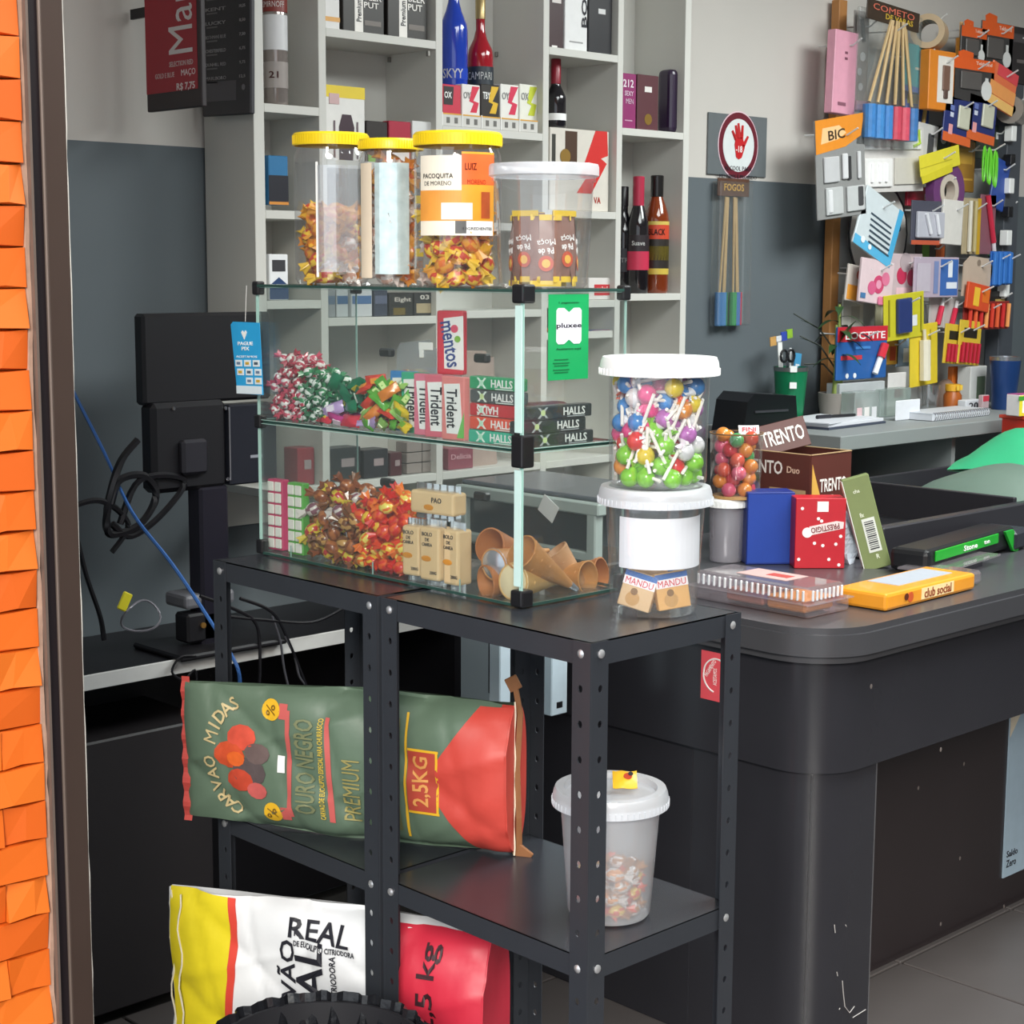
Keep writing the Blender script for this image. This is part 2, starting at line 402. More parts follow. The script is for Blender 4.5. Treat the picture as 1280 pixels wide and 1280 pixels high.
# ------------------------------------------------------------------ checkout counter
CTZ = .86; KX, KY = 2.455, 1.752
CB = M('#2b2b30', .22, .0, var=.15, sc=5); CBR = M('#2b2527', .28, var=.2, sc=4); TOPM = M('#48484c', .3, .15, var=.1, sc=8); SILV = M('#9a9a9e', .3, .8)
ck = thing('checkout_counter', 'black laminate checkout counter with rounded corner and grey worktop rim', 'counter', (KX, KY, 0))
def rounded(x0, y0, x1, y1, r, n=8):
    """outline with one round corner at x0,y0"""
    return [(x1, y1), (x0, y1)] + [(x0 + r - r * math.cos(a), y0 + r - r * math.sin(a)) for a in [PI/2*i/n for i in range(n+1)]] + [(x1, y0)]
def slab(nm, x0, y0, x1, y1, r, z0, z1, mt, n=10):
    g = G(); p = rounded(x0, y0, x1, y1, r, n)
    a = [g.b.verts.new((x, y, z0)) for x, y in p]; b = [g.b.verts.new((x, y, z1)) for x, y in p]
    g.b.faces.new(a); g.b.faces.new(b)
    for i in range(len(p)): g.b.faces.new((a[i], a[(i+1) % len(p)], b[(i+1) % len(p)], b[i]))
    return obj(nm, g, mt, ck, smooth=True)
LX, LY = 2.3, .9
slab('worktop', 0, 0, LX, LY, .13, CTZ - .012, CTZ, TOPM)
slab('worktop_rim', -.006, -.006, LX, LY, .136, CTZ - .052, CTZ - .012, TOPM)
slab('worktop_rim', .004, .004, LX, LY, .126, CTZ - .066, CTZ - .052, TOPM)
slab('upper_band', .02, .02, LX, LY, .11, .585, CTZ - .066, CB)
slab('corner_column', .03, .03, .205, LY - .02, .10, .0, .585, CB)
obj('end_panel', G().box((.035, LY/2 + .16, .29), (.014, LY - .34, .575)), CB, ck)
obj('front_panel', G().box((LX/2 + .06, .262, .33), (LX - .14, .016, .66)), CBR, ck)
obj('seam_or_highlight', G().box((.0525, .066, .29), (.004, .003, .58)), SILV, ck)
obj('seam_or_highlight', G().box((.2055, .0315, .29), (.003, .004, .585)), SILV, ck)  # silver strip paints the highlight along the column's right edge
# sunken bag well with raised black walls behind the worktop
WW = M('#2c2b30', .36)
obj('well_wall', G().box((1.36, .37, CTZ + .04), (1.35, .03, .08), .003), WW, ck)
obj('well_wall', G().box((1.285, .62, CTZ + .045), (.014, .47, .09), .002), WW, ck)
obj('well_wall', G().box((1.7, .86, CTZ + .045), (1.1, .014, .09), .002), WW, ck)
obj('well_floor', G().box((1.3, .62, CTZ + .003), (1.2, .46, .004)), BLACK, ck)
# small red round-lettered sticker on the end of the counter
st = obj('sticker', G().box((0, 0, 0), (.055, .0006, .075), .0), M('#e0525c', .45), ck)
a = P(877, 812, X=KX + .0195); b = P(917, 882, X=KX + .0195)
st.rotation_euler = (0, 0, -PI/2); st.location = ((a + b) / 2) - Vector((KX, KY, 0)); st.scale = (abs(a.y - b.y) / .055, 1, abs(a.z - b.z) / .075)
text('PAGAMENTO', st, WHITE, -.012, .012, .03, .006, -.0006, 60); text('ACEITAMOS', st, WHITE, -.004, .0, .026, .006, -.0006, 90); text('X4', st, WHITE, .018, .02, .012, .012, -.0006)

obj('ring_mark', G().tube([(-.002 + .021 * math.cos(a), -.0004, .002 + .026 * math.sin(a)) for a in [R(70 + 10 * i) for i in range(20)]], .0014, 4), WHITE, st)
SCU = M('#b8b4b2', .7)
for pts in ([(1043, 1156), (1044, 1166)], [(1046, 1215), (1047, 1220)], [(1053, 1226), (1054, 1240), (1056, 1258), (1062, 1266), (1068, 1258)], [(1050, 1260), (1049, 1262)], [(1066, 1272), (1082, 1262)], [(1057, 1156), (1058, 1158)]):
    obj('scuff', G().tube([P(x, y, Y=KY + .029) - Vector((KX, KY, 0)) for x, y in pts], .0008, 4), SCU, ck)
for x, y in ((1089, 858), (1176, 937), (1205, 955), (1148, 985), (1200, 1073), (1176, 1155), (1255, 1133)):
    q = P(x, y, Y=KY + .2535) - Vector((KX, KY, 0)) if y > 950 else P(x, y, Y=KY + .0195) - Vector((KX, KY, 0)); obj('scuff', G().ball(q, (.004, .0006, .005), 6, 4), M('#6a625f', .7), ck)
# ------------------------------------------------------------------ shared builders
def drop(n, inside, box, r, z0, zmax, seed, tries=60):
    """settle n balls of radius r into a heap: (x,y,z) list; inside(x,y,z) limits the heap"""
    q = random.Random(seed); out = []
    for _ in range(n):
        best = None
        for _ in range(tries):
            x, y = q.uniform(box[0], box[1]), q.uniform(box[2], box[3]); z = z0 + r * .8
            for a in out:
                d2 = (a[0]-x)**2 + (a[1]-y)**2; D = (1.72 * r) ** 2
                if d2 < D: z = max(z, a[2] + math.sqrt(D - d2))
            if z < (zmax(x, y) if callable(zmax) else zmax) and inside(x, y, z) and (best is None or z < best[2]): best = (x, y, z)
        if best: out.append(best)
    return out
YES = lambda x, y, z: True
def twist(rb, ln, m1, m2=None, name='wrapped_candy'):
    """twist-wrapped sweet: body + two pleated tails"""
    t = thing(name, '', 'candy')
    g = G(); g.ball((0, 0, 0), (ln, rb, rb), 10, 8)
    b = obj('sweet', g, [m1, m2 or m1], t, smooth=True)
    if m2:
        for f in b.data.polygons:
            c = f.center; a = math.atan2(c.z, c.y) + c.x * 60
            f.material_index = int(a / (PI / 4) + 20) % 2
    for s in (-1, 1):
        g = G(); n = 10; a = [g.b.verts.new((s * ln * .85, rb * .3 * math.cos(2*PI*i/n), rb * .3 * math.sin(2*PI*i/n))) for i in range(n)]
        c = [g.b.verts.new((s * (ln * 1.75 + (.0015 if i % 2 else -.001)), rb * (1.15 if i % 2 else .75) * math.cos(2*PI*i/n), rb * (.9 if i % 2 else .5) * math.sin(2*PI*i/n))) for i in range(n)]
        for i in range(n): g.b.faces.new((a[i], a[(i+1) % n], c[(i+1) % n], c[i]))
        obj('wrapper_tail', g, m2 or m1, t)
    return t
def pillow_mesh(w, h, t, nu=8, nv=6, crimp=.12, seed=0, wr=.0012, name='pack'):
    """flow pack lying in local x,z, thickness along y, crimped at both x ends"""
    q = random.Random(seed); ph = [q.uniform(0, 6) for _ in range(4)]; g = G()
    def th(u, v):
        e = min(u, 1 - u); k = 0 if e < crimp * .6 else min(1, (e - crimp * .6) / (.5 - crimp * .6)) ** .45
        return t / 2 * k * max(0, 1 - abs(2*v - 1) ** 3) ** .6
    for s in (-1, 1):
        def fn(u, v):
            e = min(u, 1-u); zig = (.0008 if int(v * nv) % 2 else -.0008) if e < crimp * .5 else 0
            return ((u - .5) * w, s * (th(u, v) + .0003) + zig + wr * math.sin(9*u + ph[0]) * math.sin(7*v + ph[1]) * (1 if e > .1 else .3), (v - .5) * h)
        g.grid(fn, nu, nv)
    return g.mesh(name, True, True)

# ---- crumpled paper sack lying on its side with draped print
class Sack:
    def __init__(s, L, H, T, taper=.5, wr=.004, seed=1):
        s.L, s.H, s.T, s.tp, s.wr = L, H, T, taper, wr; q = random.Random(seed)
        s.w = [(q.uniform(8, 34), q.uniform(8, 40), q.uniform(0, 6), q.uniform(.3, 1)) for _ in range(7)]
    def th(s, x, z):
        u = max(-1, min(1, 2 * x / s.L)); v = max(-1, min(1, 2 * z / s.H))
        left = max(0, (1 + u)) ** .55 / 2 ** .55; right = 1 - max(0, u - .90) / .10 * .12
        return s.T / 2 * (.12 + .88 * min(left, 1)) * right * max(0, 1 - abs(v) ** 3.2) ** .55
    def front(s, x, z):
        k = sum(a * math.sin(f1 * x + f2 * z + p) for f1, f2, p, a in s.w) / 4
        k += .8 * abs(math.sin(23 * x - 31 * z)) * math.sin(11 * z + 3)
        k += .7 * (1 - abs(math.sin(14 * x + 19 * z + 1))) ** 3 - .6 * (1 - abs(math.sin(9 * x - 26 * z + 2))) ** 4 + .5 * (1 - abs(math.sin(31 * x + 8 * z))) ** 5
        return -s.th(x, z) + s.wr * k
    def hz(s, x): return s.H / 2 * (1 + .05 * math.sin(9 * x + 1))
    def body(s, mt, parent, nu=84, nv=48, endm=None):
        g = G()
        def fa(u, v): x = (u - .5) * s.L; z = (2*v - 1) * s.hz(x); return (x, s.front(x, z), z)
        def fb(u, v): x = (u - .5) * s.L; z = (2*v - 1) * s.hz(x); return (x, s.th(x, z) + .001, z)
        g.grid(fa, nu, nv); g.grid(fb, 14, 8)
        # close right end and top/bottom with strips
        for x in (s.L / 2, -s.L / 2):
            g.grid(lambda u, v, x=x: (x, s.front(x, (2*v-1)*s.hz(x)) * (1-u) + (s.th(x, (2*v-1)*s.hz(x)) + .001) * u, (2*v-1)*s.hz(x)), 2, nv)
        o = obj('sack_body', g, [mt, endm or mt], parent, smooth=True)
        for f in o.data.polygons:
            if f.center.x > s.L / 2 - .018: f.material_index = 1
        return o
    def _fin(s, me, eps):
        for v in me.vertices:
            v.co.y = s.front(v.co.x, v.co.z) - eps
    def patch(s, poly, mt, parent, eps=.0012, nm='print_area', cuts=12):
        g = G(); vs = [g.b.verts.new((x, 0, z)) for x, z in poly]; g.b.faces.new(vs)
        for ax, span in ((0, [p[0] for p in poly]), (2, [p[1] for p in poly])):
            a, b = min(span), max(span); n = max(1, int((b - a) / .009))
            for i in range(1, n):
                co = [0, 0, 0]; no = [0, 0, 0]; co[ax] = a + (b - a) * i / n; no[ax] = 1
                bmesh.ops.bisect_plane(g.b, geom=list(g.b.verts) + list(g.b.edges) + list(g.b.faces), plane_co=co, plane_no=no)
        for v in g.b.verts: v.co.y = s.front(v.co.x, v.co.z) - eps - .0012
        return obj(nm, g, mt, parent, smooth=True)
    def text(s, st, mt, parent, x, z, w, h, roll=90, eps=.0040):
        me, mw, mh = textmesh(st); me = me.copy(); me.materials.clear(); me.materials.append(mt)
        c, sn = math.cos(R(roll)), math.sin(R(roll))
        for v in me.vertices:
            a, b = v.co.x * w / mw, v.co.y * h / mh; X = x + a * c - b * sn; Z = z + a * sn + b * c
            v.co = (X, s.front(X, Z) - eps - (.0004 if v.co.z > 0 else 0), Z)
        return obj('lettering', me, mt, parent)
def circ(cx, cz, r, n=18, rz=None): return [(cx + r * math.cos(2*PI*i/n), cz + (rz or r) * math.sin(2*PI*i/n)) for i in range(n)]

# green sack on the middle shelves
a, b = Vector((1.497, 2.318)), Vector((1.775, 1.838)); L = (b - a).length; ang = math.atan2(b.y - a.y, b.x - a.x)
gs = thing('charcoal_sack', 'dark green paper charcoal sack with red end lying on the middle rack shelves', 'sack', ((a.x+b.x)/2, (a.y+b.y)/2, .602), 0)
gs.rotation_euler = (0, 0, ang); 
sk = Sack(L, .235, .125, wr=.0075, seed=3)
hold = bpy.data.objects.new('x', None)
GREEN = M('#5f7361', .5, var=.12, sc=14, bump=.25); RED = M('#c8473d', .5, var=.12, sc=16, bump=.2); GOLD = M('#c9b25c', .45); YEL = M('#e8b62e', .5); PINKR = M('#c9605c', .5)
ZC = .12
def lift(o): o.location.z += ZC; return o
lift(sk.body(GREEN, gs, endm=RED))
h = sk.H / 2
lift(sk.patch([(.275, -.114), (.275, .114), (.225, .114), (.165, .03), (.165, -.035), (.225, -.116)], RED, gs))
lift(sk.patch([(.118, -.052), (.168, -.052), (.168, .046), (.118, .046)], M('#b5493a', .5), gs, .001))
for q in ([(.118, -.056), (.17, -.056), (.17, -.052), (.118, -.052)], [(.118, .044), (.17, .044), (.17, .048), (.118, .048)], [(.165, -.055), (.169, -.055), (.169, .047), (.165, .047)], [(.113, -.10), (.117, -.10), (.117, .10), (.113, .10)]): lift(sk.patch(q, YEL, gs, .0013, 'print_line'))
lift(sk.text('2,5KG', M('#e0a05a', .5), gs, .142, -.003, .08, .03))
lift(sk.patch([(.09, -.09), (.105, -.09), (.103, .09), (.088, .09)], M('#6a6a45', .5), gs, .0008, 'print_line'))
lift(sk.text('OURO NEGRO', M('#7d8260', .5), gs, -.055, .0, .155, .034)); lift(sk.text('PREMIUM', M('#9a9058', .5), gs, .025, -.03, .10, .03))
lift(sk.patch([(-.088, -.088), (-.080, -.088), (-.080, .088), (-.088, .088)], PINKR, gs, .001, 'print_line')); lift(sk.patch([(-.016, -.088), (-.006, -.088), (-.012, .082), (-.02, .082)], PINKR, gs, .001, 'print_line'))
lift(sk.text('CARVAO DE EUCALIPTO ESPECIAL PARA CHURRASCO', M('#d6b94a', .5), gs, -.026, -.002, .165, .009))
for zz in (.085, -.083):
    lift(sk.patch(circ(-.115, zz, .017), YEL, gs, .001, 'seal')); lift(sk.patch([(-.1, zz-.012), (-.085, zz-.012), (-.085, zz+.012), (-.1, zz+.012)], PINKR, gs, .0008)); lift(sk.text('%', M('#7a5a20', .5), gs, -.115, zz, .018, .018))
for i, ch in enumerate('CARVAO MIDAS'):
    aa = R(-152 + i * (152 * 2 / 11) * .62 - 0) if 0 else -1.25 + i * 2.5 / 11
    cx, cz = -.165 - .062 * math.cos(aa), .092 * math.sin(aa)
    if ch != ' ': lift(sk.text(ch, M('#cdb98a', .45), gs, cx, cz, .022 * textmesh(ch)[1] / textmesh(ch)[2] * .9, .022, roll=90 - math.degrees(aa) * .75))
for i, (x, z, rr, c) in enumerate(((-.19, .005, .028, '#c9502f'), (-.168, .035, .026, '#d0503c'), (-.155, -.02, .03, '#5a4f50'), (-.172, -.035, .024, '#c44a34'), (-.14, .012, .022, '#6b5a58'), (-.142, -.05, .018, '#c9605c'), (-.178, .0, .016, '#e2662c'))):
    lift(sk.patch(circ(x, z, rr, 11, rr * .8), M(c, .5, var=.35, sc=50), gs, .001 + i * .0002, 'picture'))
lift(sk.patch([(-.105, -.015), (-.092, -.015), (-.092, .012), (-.105, .012)], WHITE, gs, .0012, 'price_tag'))
lift(obj('top_seam', G().grid(lambda u, v: (-L/2 - .008 + .014 * u, -.004 + .003 * math.sin(40 * v), (v - .5) * .24), 2, 30), M('#c94f48', .6), gs))
g = G(); g.tube([(L/2 + .004, .0, -.125), (L/2 + .006, -.008, -.06), (L/2 + .003, -.006, .02), (L/2 + .005, .002, .10), (L/2 - .004, .0, .15)], [.007, .006, .006, .006, .005], 4)
g.box((L/2 - .006, 0, .148), (.02, .006, .022), .001, (0, -.5, 0)); g.box((L/2 + .012, -.004, -.118), (.028, .006, .02), .001, (0, .6, 0))
lift(obj('sewn_end_strip', g, M('#8a5b36', .7, var=.2), gs)); lift(obj('stitching', G().tube([(L/2 + .0 + .001 * math.sin(z), -.011, -.12 + z * .011) for z in range(23)], .0016, 4), M('#e8dcc6', .8), gs))

# white, yellow and red sack below
a, b = Vector((1.455, 2.31)), Vector((1.70, 1.80)); L2 = (b - a).length; ang = math.atan2(b.y - a.y, b.x - a.x)
ws = thing('charcoal_sack', 'white charcoal sack with yellow top and red base on the lowest rack shelf', 'sack', ((a.x+b.x)/2, (a.y+b.y)/2, .237), 0); ws.rotation_euler = (0, 0, ang)
s2 = Sack(L2, .27, .125, wr=.0075, seed=8); ZC = .138
PW = M('#e9ebee', .45, var=.04, sc=14, bump=.2); PY = M('#e5d229', .45, var=.08, sc=18, bump=.2); PR = M('#cf2f45', .45, var=.08, sc=14, bump=.2)
lift(s2.body(PW, ws, endm=PR))
arc = [(-.17 + .03 * math.sin((z + .13) * 9) - .02, z) for z in [-.13 + .26 * i / 10 for i in range(11)]]
lift(s2.patch([(-.278, -.132), *[(x, z) for x, z in arc], (-.278, .132)][:], PY, ws))
lift(s2.patch([*arc, *[(x + .014, z) for x, z in arc[::-1]]], M('#dd4a3c', .45), ws, .001, 'print_line'))
arc2 = [(.115 + .03 * math.cos((z + .06) * 11), z) for z in [-.132 + .264 * i / 10 for i in range(11)]]
lift(s2.patch([*[(x + .012, z) for x, z in arc2], (.281, .132), (.281, -.132)], PR, ws))
lift(s2.patch([*arc2[:8], *[(x + .016, z) for x, z in arc2[:8][::-1]]], PY, ws, .0012, 'print_line'))
lift(s2.text('CARVÃO', INK, ws, -.055, -.01, .19, .034)); lift(s2.text('REAL', INK, ws, -.012, .0, .18, .05)); lift(s2.text('R', INK, ws, -.035, .098, .008, .008, 0))
lift(s2.text('EUCALIPTO CITRIODORA', INK, ws, .032, .0, .15, .011)); lift(s2.text('REAL', INK, ws, .005, .105, .11, .03, 0)); lift(s2.text('DE EUCALIPTO CITRIODORA', INK, ws, .015, .082, .11, .009, 0))
lift(s2.text('2,5 kg', M('#3a1a22', .5), ws, .195, .048, .135, .038))
lift(s2.patch(circ(-.225, -.105, .02), M('#2f2b1a', .5), ws, .001, 'seal')); lift(s2.text('15', PY, ws, -.225, -.105, .022, .018, 60, .0042))
for k in (0, 1):
    lift(obj('pull_string', G().tube([(-L2/2 + .006 + .022 * k + .004 * math.sin(i * 1.3 + k), -.012 - .012 * k, .125 - i * .02) for i in range(13)], .0016, 4), M('#e9e2cf', .9), ws))

# waste bin lined with a black bag, in front of the racks
bn = thing('waste_bin', 'waste bin lined with a shiny black plastic bag in front of the racks', 'bin', (1.335, 1.765, -.045))
obj('bin_body', G().lathe([(0, .045), (.12, .045), (.135, .06), (.145, .50), (.14, .50), (.13, .07), (0, .07)], 32), M('#26262a', .5), bn, smooth=True)
def bagf(u, v):
    a = 2 * PI * u; pl = .004 * math.sin(a * 23) + .003 * math.sin(a * 37 + 1); r = (.130 + pl * .7, .150 + pl, .155 + pl, .152 + 1.6 * pl)[int(v * 3 + .01)]
    z = (.44, .512, .505 + .004 * math.sin(a * 11), .36 + .03 * math.sin(a * 5))[int(v * 3 + .01)] ; return (r * math.cos(a), r * math.sin(a), z)
obj('bag_liner', G().grid(bagf, 120, 3, closed=True), M('#17181c', .22, var=.1, bump=.1), bn, smooth=False)
# ------------------------------------------------------------------ clear tubs of sweets
PLA = clear('clear_plastic', (.97, .975, .98), .08, .05, .05, (.9, .93, .96), .55)
MILK = clear('milky_plastic', (.9, .92, .94), .05, .12, .32, (.86, .88, .92), .4)
LIDW = M('#eceeee', .35, var=.02); LIDM = clear('lid_plastic', (.9, .92, .95), .06, .15, .5, (.88, .9, .94), .4)
def tub(label, loc, r0, r1, h, lidr, lidm, bodym=None, group=None):
    t = thing('plastic_tub', label, 'tub', loc, 0, group)
    obj('tub_body', G().lathe([(0, .001), (r0 * .94, .001), (r0, .006), (r1, h), (r1 + .004, h + .002)], 40), bodym or PLA, t, smooth=True)
    d = obj('lid', G().lathe([(0, h + .010), (r1 * .9, h + .010), (r1 * .93, h + .018), (lidr * .94, h + .018), (lidr * .97, h + .012), (lidr * .985, h + .004), (lidr, h - .006), (lidr * .97, h - .006), (lidr * .94, h + .004)], 48), lidm, t, smooth=True)
    g = G()
    for i in range(60):
        a = 2*PI*i/60; g.box((lidr * .992 * math.cos(a), lidr * .992 * math.sin(a), h - .001), (.0018, .0016, .008), rot=(0, 0, a))
    obj('lid_ribs', g, lidm, d)
    return t
TC = (1.772, 1.562); tz = RT + .001
tub('clear plastic tub with candy boxes and white paper inside, under the lollipop tub', (*TC, tz), .060, .069, .158, .080, LIDM)
pp = obj('paper_sheet', G().grid(lambda u, v: (.062 * math.cos(PI * 1.06 + (u - .0) * 2.4 - .35), .062 * math.sin(PI * 1.06 + u * 2.4 - .35), .068 + v * .070), 16, 1), M('#eef0f6', .6, var=.02), None, (*TC, tz)); tag(pp, 'white paper sheet curled inside the lower clear tub', 'paper')
TAN = M('#d9b98f', .5); BLU = M('#4f79b8', .45); REDP = M('#d23a48', .45)
def candy_box(label, loc, rot, col=TAN):
    t = thing('candy_box', label, 'box', loc, 0, 'wafer packs in the lower tub', rot)
    obj('box_body', G().box((0, 0, 0), (.046, .014, .05), .001), col, t)
    decal(t, M('#3d6fb5', .45), 0, .020, .046, .01, -.007); decal(t, M('#f4eef0', .45), 0, .0115, .046, .012, -.0072); text('MANDU', t, REDP, 0, .0115, .04, .009, -.008)
    disc(t, M('#c49a62', .5), -.004, -.012, .010, -.007); disc(t, M('#8a6a48', .5), -.004, -.002, .005, -.0074)
    return t
b1 = candy_box('tan candy pack with red-on-white band at the left inside the lower tub', (TC[0] - .034, TC[1] - .002, tz + .033), (R(-6), R(14), R(-62)))
b2 = candy_box('tan candy pack with red-on-white band at the right inside the lower tub', (TC[0] - .002, TC[1] - .034, tz + .034), (R(-4), R(-8), R(-32)), M('#dfae6e', .5))
b3 = candy_box('tan candy pack with red-on-white band lying at the back inside the lower tub', (TC[0] + .02, TC[1] + .015, tz + .03), (R(-20), R(4), R(-50)))
b4 = candy_box('tan candy pack with red-on-white band on edge behind the others in the lower tub', (TC[0] + .0, TC[1] + .01, tz + .062), (R(-75), R(4), R(-40)))
# lollipops
U0 = tz + .158 + .019
tub('clear plastic tub packed with lollipops, white lid, stacked on another tub', (TC[0] + .004, TC[1], U0), .067, .069, .158, .083, LIDW)
STK = M('#f3f1ea', .5, var=.02)
def lolly(hx, nm, m2=None):
    t = thing('lollipop', f'{nm} wrapped lollipop in the upper tub', 'lollipop', group=f'{nm} lollipops in the upper tub')
    mt = M(hx, .22, coat=.4, var=.5, sc=140)
    obj('candy_ball', G().ball((0, 0, 0), .0135, 12, 8), mt, t, smooth=True)
    g = G(); n = 12
    aa = [g.b.verts.new((.0105 * math.cos(2*PI*i/n), .0105 * math.sin(2*PI*i/n), .008)) for i in range(n)]
    bb = [g.b.verts.new((.003 * math.cos(2*PI*i/n), .003 * math.sin(2*PI*i/n), .0155)) for i in range(n)]
    cc = [g.b.verts.new(((.010 if i % 2 else .006) * math.cos(2*PI*i/n), (.010 if i % 2 else .006) * math.sin(2*PI*i/n), .025)) for i in range(n)]
    for p, q in ((aa, bb), (bb, cc)):
        for i in range(n): g.b.faces.new((p[i], p[(i+1) % n], q[(i+1) % n], q[i]))
    obj('wrapper', g, m2 or mt, t)
    obj('stick', G().cyl((0, 0, .01), 0.0025, .062, 7), STK, t)
    return t
LC = [('#7ec62f', 'lime green', None), ('#e23a7f', 'hot pink', None), ('#d92f2f', 'red', None), ('#f08a2c', 'orange', None), ('#2f7fc4', 'blue', M('#e8eef4', .3)), ('#d9dfe6', 'white and silver', None), ('#f2c62f', 'yellow', M('#e8562c', .3)), ('#b46ab4', 'lilac', M('#eee4ee', .3))]
LP = [lolly(c, n, m) for c, n, m in LC]
cx, cy = TC[0] + .004, TC[1]
pts = drop(110, lambda x, y, z: .022 < math.hypot(x - cx, y - cy) < .0525, (cx - .053, cx + .053, cy - .053, cy + .053), .0135, U0 + .003, U0 + .142, 5, 40)
seen = set()
for i, p in enumerate(pts):
    lo = p[2] - U0
    k = rnd.choice((0, 0, 2, 3, 6, 0, 5)) if lo < .05 else rnd.choice((1, 1, 4, 0, 5, 7, 1, 2, 3)) if lo < .09 else rnd.choice((1, 1, 3, 7, 5, 6, 4))
    best = None
    for _ in range(60):
        d = Vector((rnd.gauss(0, 1), rnd.gauss(0, 1), rnd.gauss(.35, 1))).normalized(); e = Vector(p) + d * .074
        rr = math.hypot(e.x - cx, e.y - cy)
        if rr < .064 and U0 + .003 < e.z < U0 + .157:
            mid = Vector(p) + d * .045; sc = math.hypot(mid.x - cx, mid.y - cy) + rr * .7 - .5 * (mid.x + mid.y - cx - cy)
            if best is None or sc > best[0]: best = (sc, d)
    d = best[1] if best else Vector((cx - p[0], cy - p[1], .01))
    rot = d.to_track_quat('Z', 'Y').to_euler()
    if k in seen: dup(LP[k], p, rot)
    else: LP[k].location = p; LP[k].rotation_euler = rot; seen.add(k)
for k, o in enumerate(LP):
    if k not in seen: o.location = (cx, cy - .03, U0 + .12)
# tub on the middle shelf
MC = (1.70, 1.572); mz = .602
tub('milky plastic tub with lid and a few sweets, behind the near rack post', (*MC, mz), .058, .070, .165, .082, LIDM, MILK)
TW = [twist(.010, .014, M(c, .3, var=.4, sc=90), M(d, .3), 'bonbon') for c, d in (('#d98a3c', '#c8c0ba'), ('#e0b62c', '#d0451f'), ('#cfc6c2', '#a8703a'))]
for o, n in zip(TW, ('orange and silver', 'yellow and red', 'silvery brown')): tag(o, f'{n} twist-wrapped sweet inside the middle shelf tub', 'candy', f'{n} sweets in the middle shelf tub')
pts = drop(36, lambda x, y, z: math.hypot(x - MC[0], y - MC[1]) < .038, (MC[0]-.05, MC[0]+.05, MC[1]-.05, MC[1]+.05), .0125, mz + .003, mz + .12, 9)
for i, p in enumerate(pts):
    k = i % 3; rot = [rnd.uniform(-1, 1), rnd.uniform(-.4, .4), math.atan2(p[1] - MC[1], p[0] - MC[0]) + PI/2 + rnd.uniform(-.3, .3)]
    if i < 3: TW[k].location = p; TW[k].rotation_euler = rot
    else: dup(TW[k], p, rot)
t = thing('sweet_packet', 'yellow square sweet packet lying on the lid of the middle shelf tub', 'candy', (MC[0] + .008, MC[1] - .02, mz + .165 + .0135 + .006), 0, None, (R(-62), R(0), R(-45)))
obj('packet', pillow_mesh(.034, .034, .010, seed=4), M('#e8b830', .4), t, (0, 0, .014)); disc(t, M('#b5442c', .4), .004, .016, .006, -.0052); disc(t, INK, .008, .02, .0035, -.006)

# ------------------------------------------------------------------ jars on the case
YL = M('#f0cf1c', .35, var=.03); JAR = clear('jar_plastic', (.96, .965, .97), .10, .02, .03, (.9, .9, .92), .6)
JZ = CZ1 + .0022
def jar(label, c, r, h, lidr, lz):
    t = thing('candy_jar', label, 'jar', (*c, JZ), -R(45))
    n = r * .86
    obj('jar_body', G().lathe([(0, .001), (r * .93, .001), (r, .008), (r, h * .80), (r * .985, h * .86), (n, h * .93), (n, h - lz * .3)], 40), JAR, t, smooth=True)
    l = obj('lid', G().lathe([(0, h), (lidr * .96, h), (lidr, h - .003), (lidr, h - lz), (lidr * .96, h - lz)], 48), YL, t, smooth=True)
    g = G()
    for i in range(72):
        a = 2*PI*i/72; g.box((lidr * math.cos(a), lidr * math.sin(a), h - lz * .55), (.0012, .0012, lz * .7), rot=(0, 0, a))
    obj('lid_ribs', g, YL, l); return t
def wrap(t, r, a0, a1, z0, z1, mt, nm='label_or_reflection', n=14):
    return obj(nm, G().grid(lambda u, v: (r * math.sin(R(a0 + (a1 - a0) * u)), -r * math.cos(R(a0 + (a1 - a0) * u)), z0 + (z1 - z0) * v), n, 1), mt, t)
def wtext(s, t, r, a, z, w, h, mt, roll=0):
    me, mw, mh = textmesh(s); me = me.copy(); me.materials.clear(); me.materials.append(mt)
    c, sn = math.cos(R(roll)), math.sin(R(roll))
    for v in me.vertices:
        x0, z0 = v.co.x * w / mw, v.co.y * h / mh; x, zz = x0 * c - z0 * sn, x0 * sn + z0 * c; q = R(a) + x / r
        v.co = (r * math.sin(q), -r * math.cos(q), z + zz)
    return obj('lettering', me, mt, t)
j1 = jar('tall yellow-lidded jar at the far end of the case top, half full of orange sweets', (1.765, 2.272), .060, .243, .062, .020)
j2 = jar('small yellow-lidded jar with a pale blue label between two taller jars', (1.728, 2.075), .050, .222, .050, .016)
j3 = jar('yellow-lidded jar with an orange and white printed label beside the clear bucket', (1.742, 1.937), .065, .226, .066, .020)
wrap(j1, .0608, -14, 52, .020, .190, clear('reflection_film', (.93, .94, .96), .22, .10, .30, (.72, .76, .82), .6), 'label_or_reflection'); wrap(j1, .0604, -17, -13, .012, .195, WHITE, 'reflection_edge')  # film and white edge paint a window reflection on the far jar
FOIL = M('#cfe6ea', .18, .35, var=.35, sc=60)
wrap(j2, .0508, -24, 38, .018, .185, FOIL); wrap(j2, .0506, -60, -30, .012, .185, M('#e4d3bc', .4)); 
for zz in (.045, .125): wrap(j2, .0510, 52, 82, zz, zz + .012, YL, 'label_stripe'); wtext('PACOCA', j2, .0512, 66, zz - .012, .02, .012, M('#d98a2a', .4))
wrap(j3, .0662, -52, 8, .075, .19, M('#f4ead8', .4)); wrap(j3, .0664, 8, 56, .075, .195, M('#eba233', .4, var=.2, sc=18)); wrap(j3, .0666, 8, 56, .148, .192, M('#e8672f', .4, var=.25, sc=22), 'label_band')
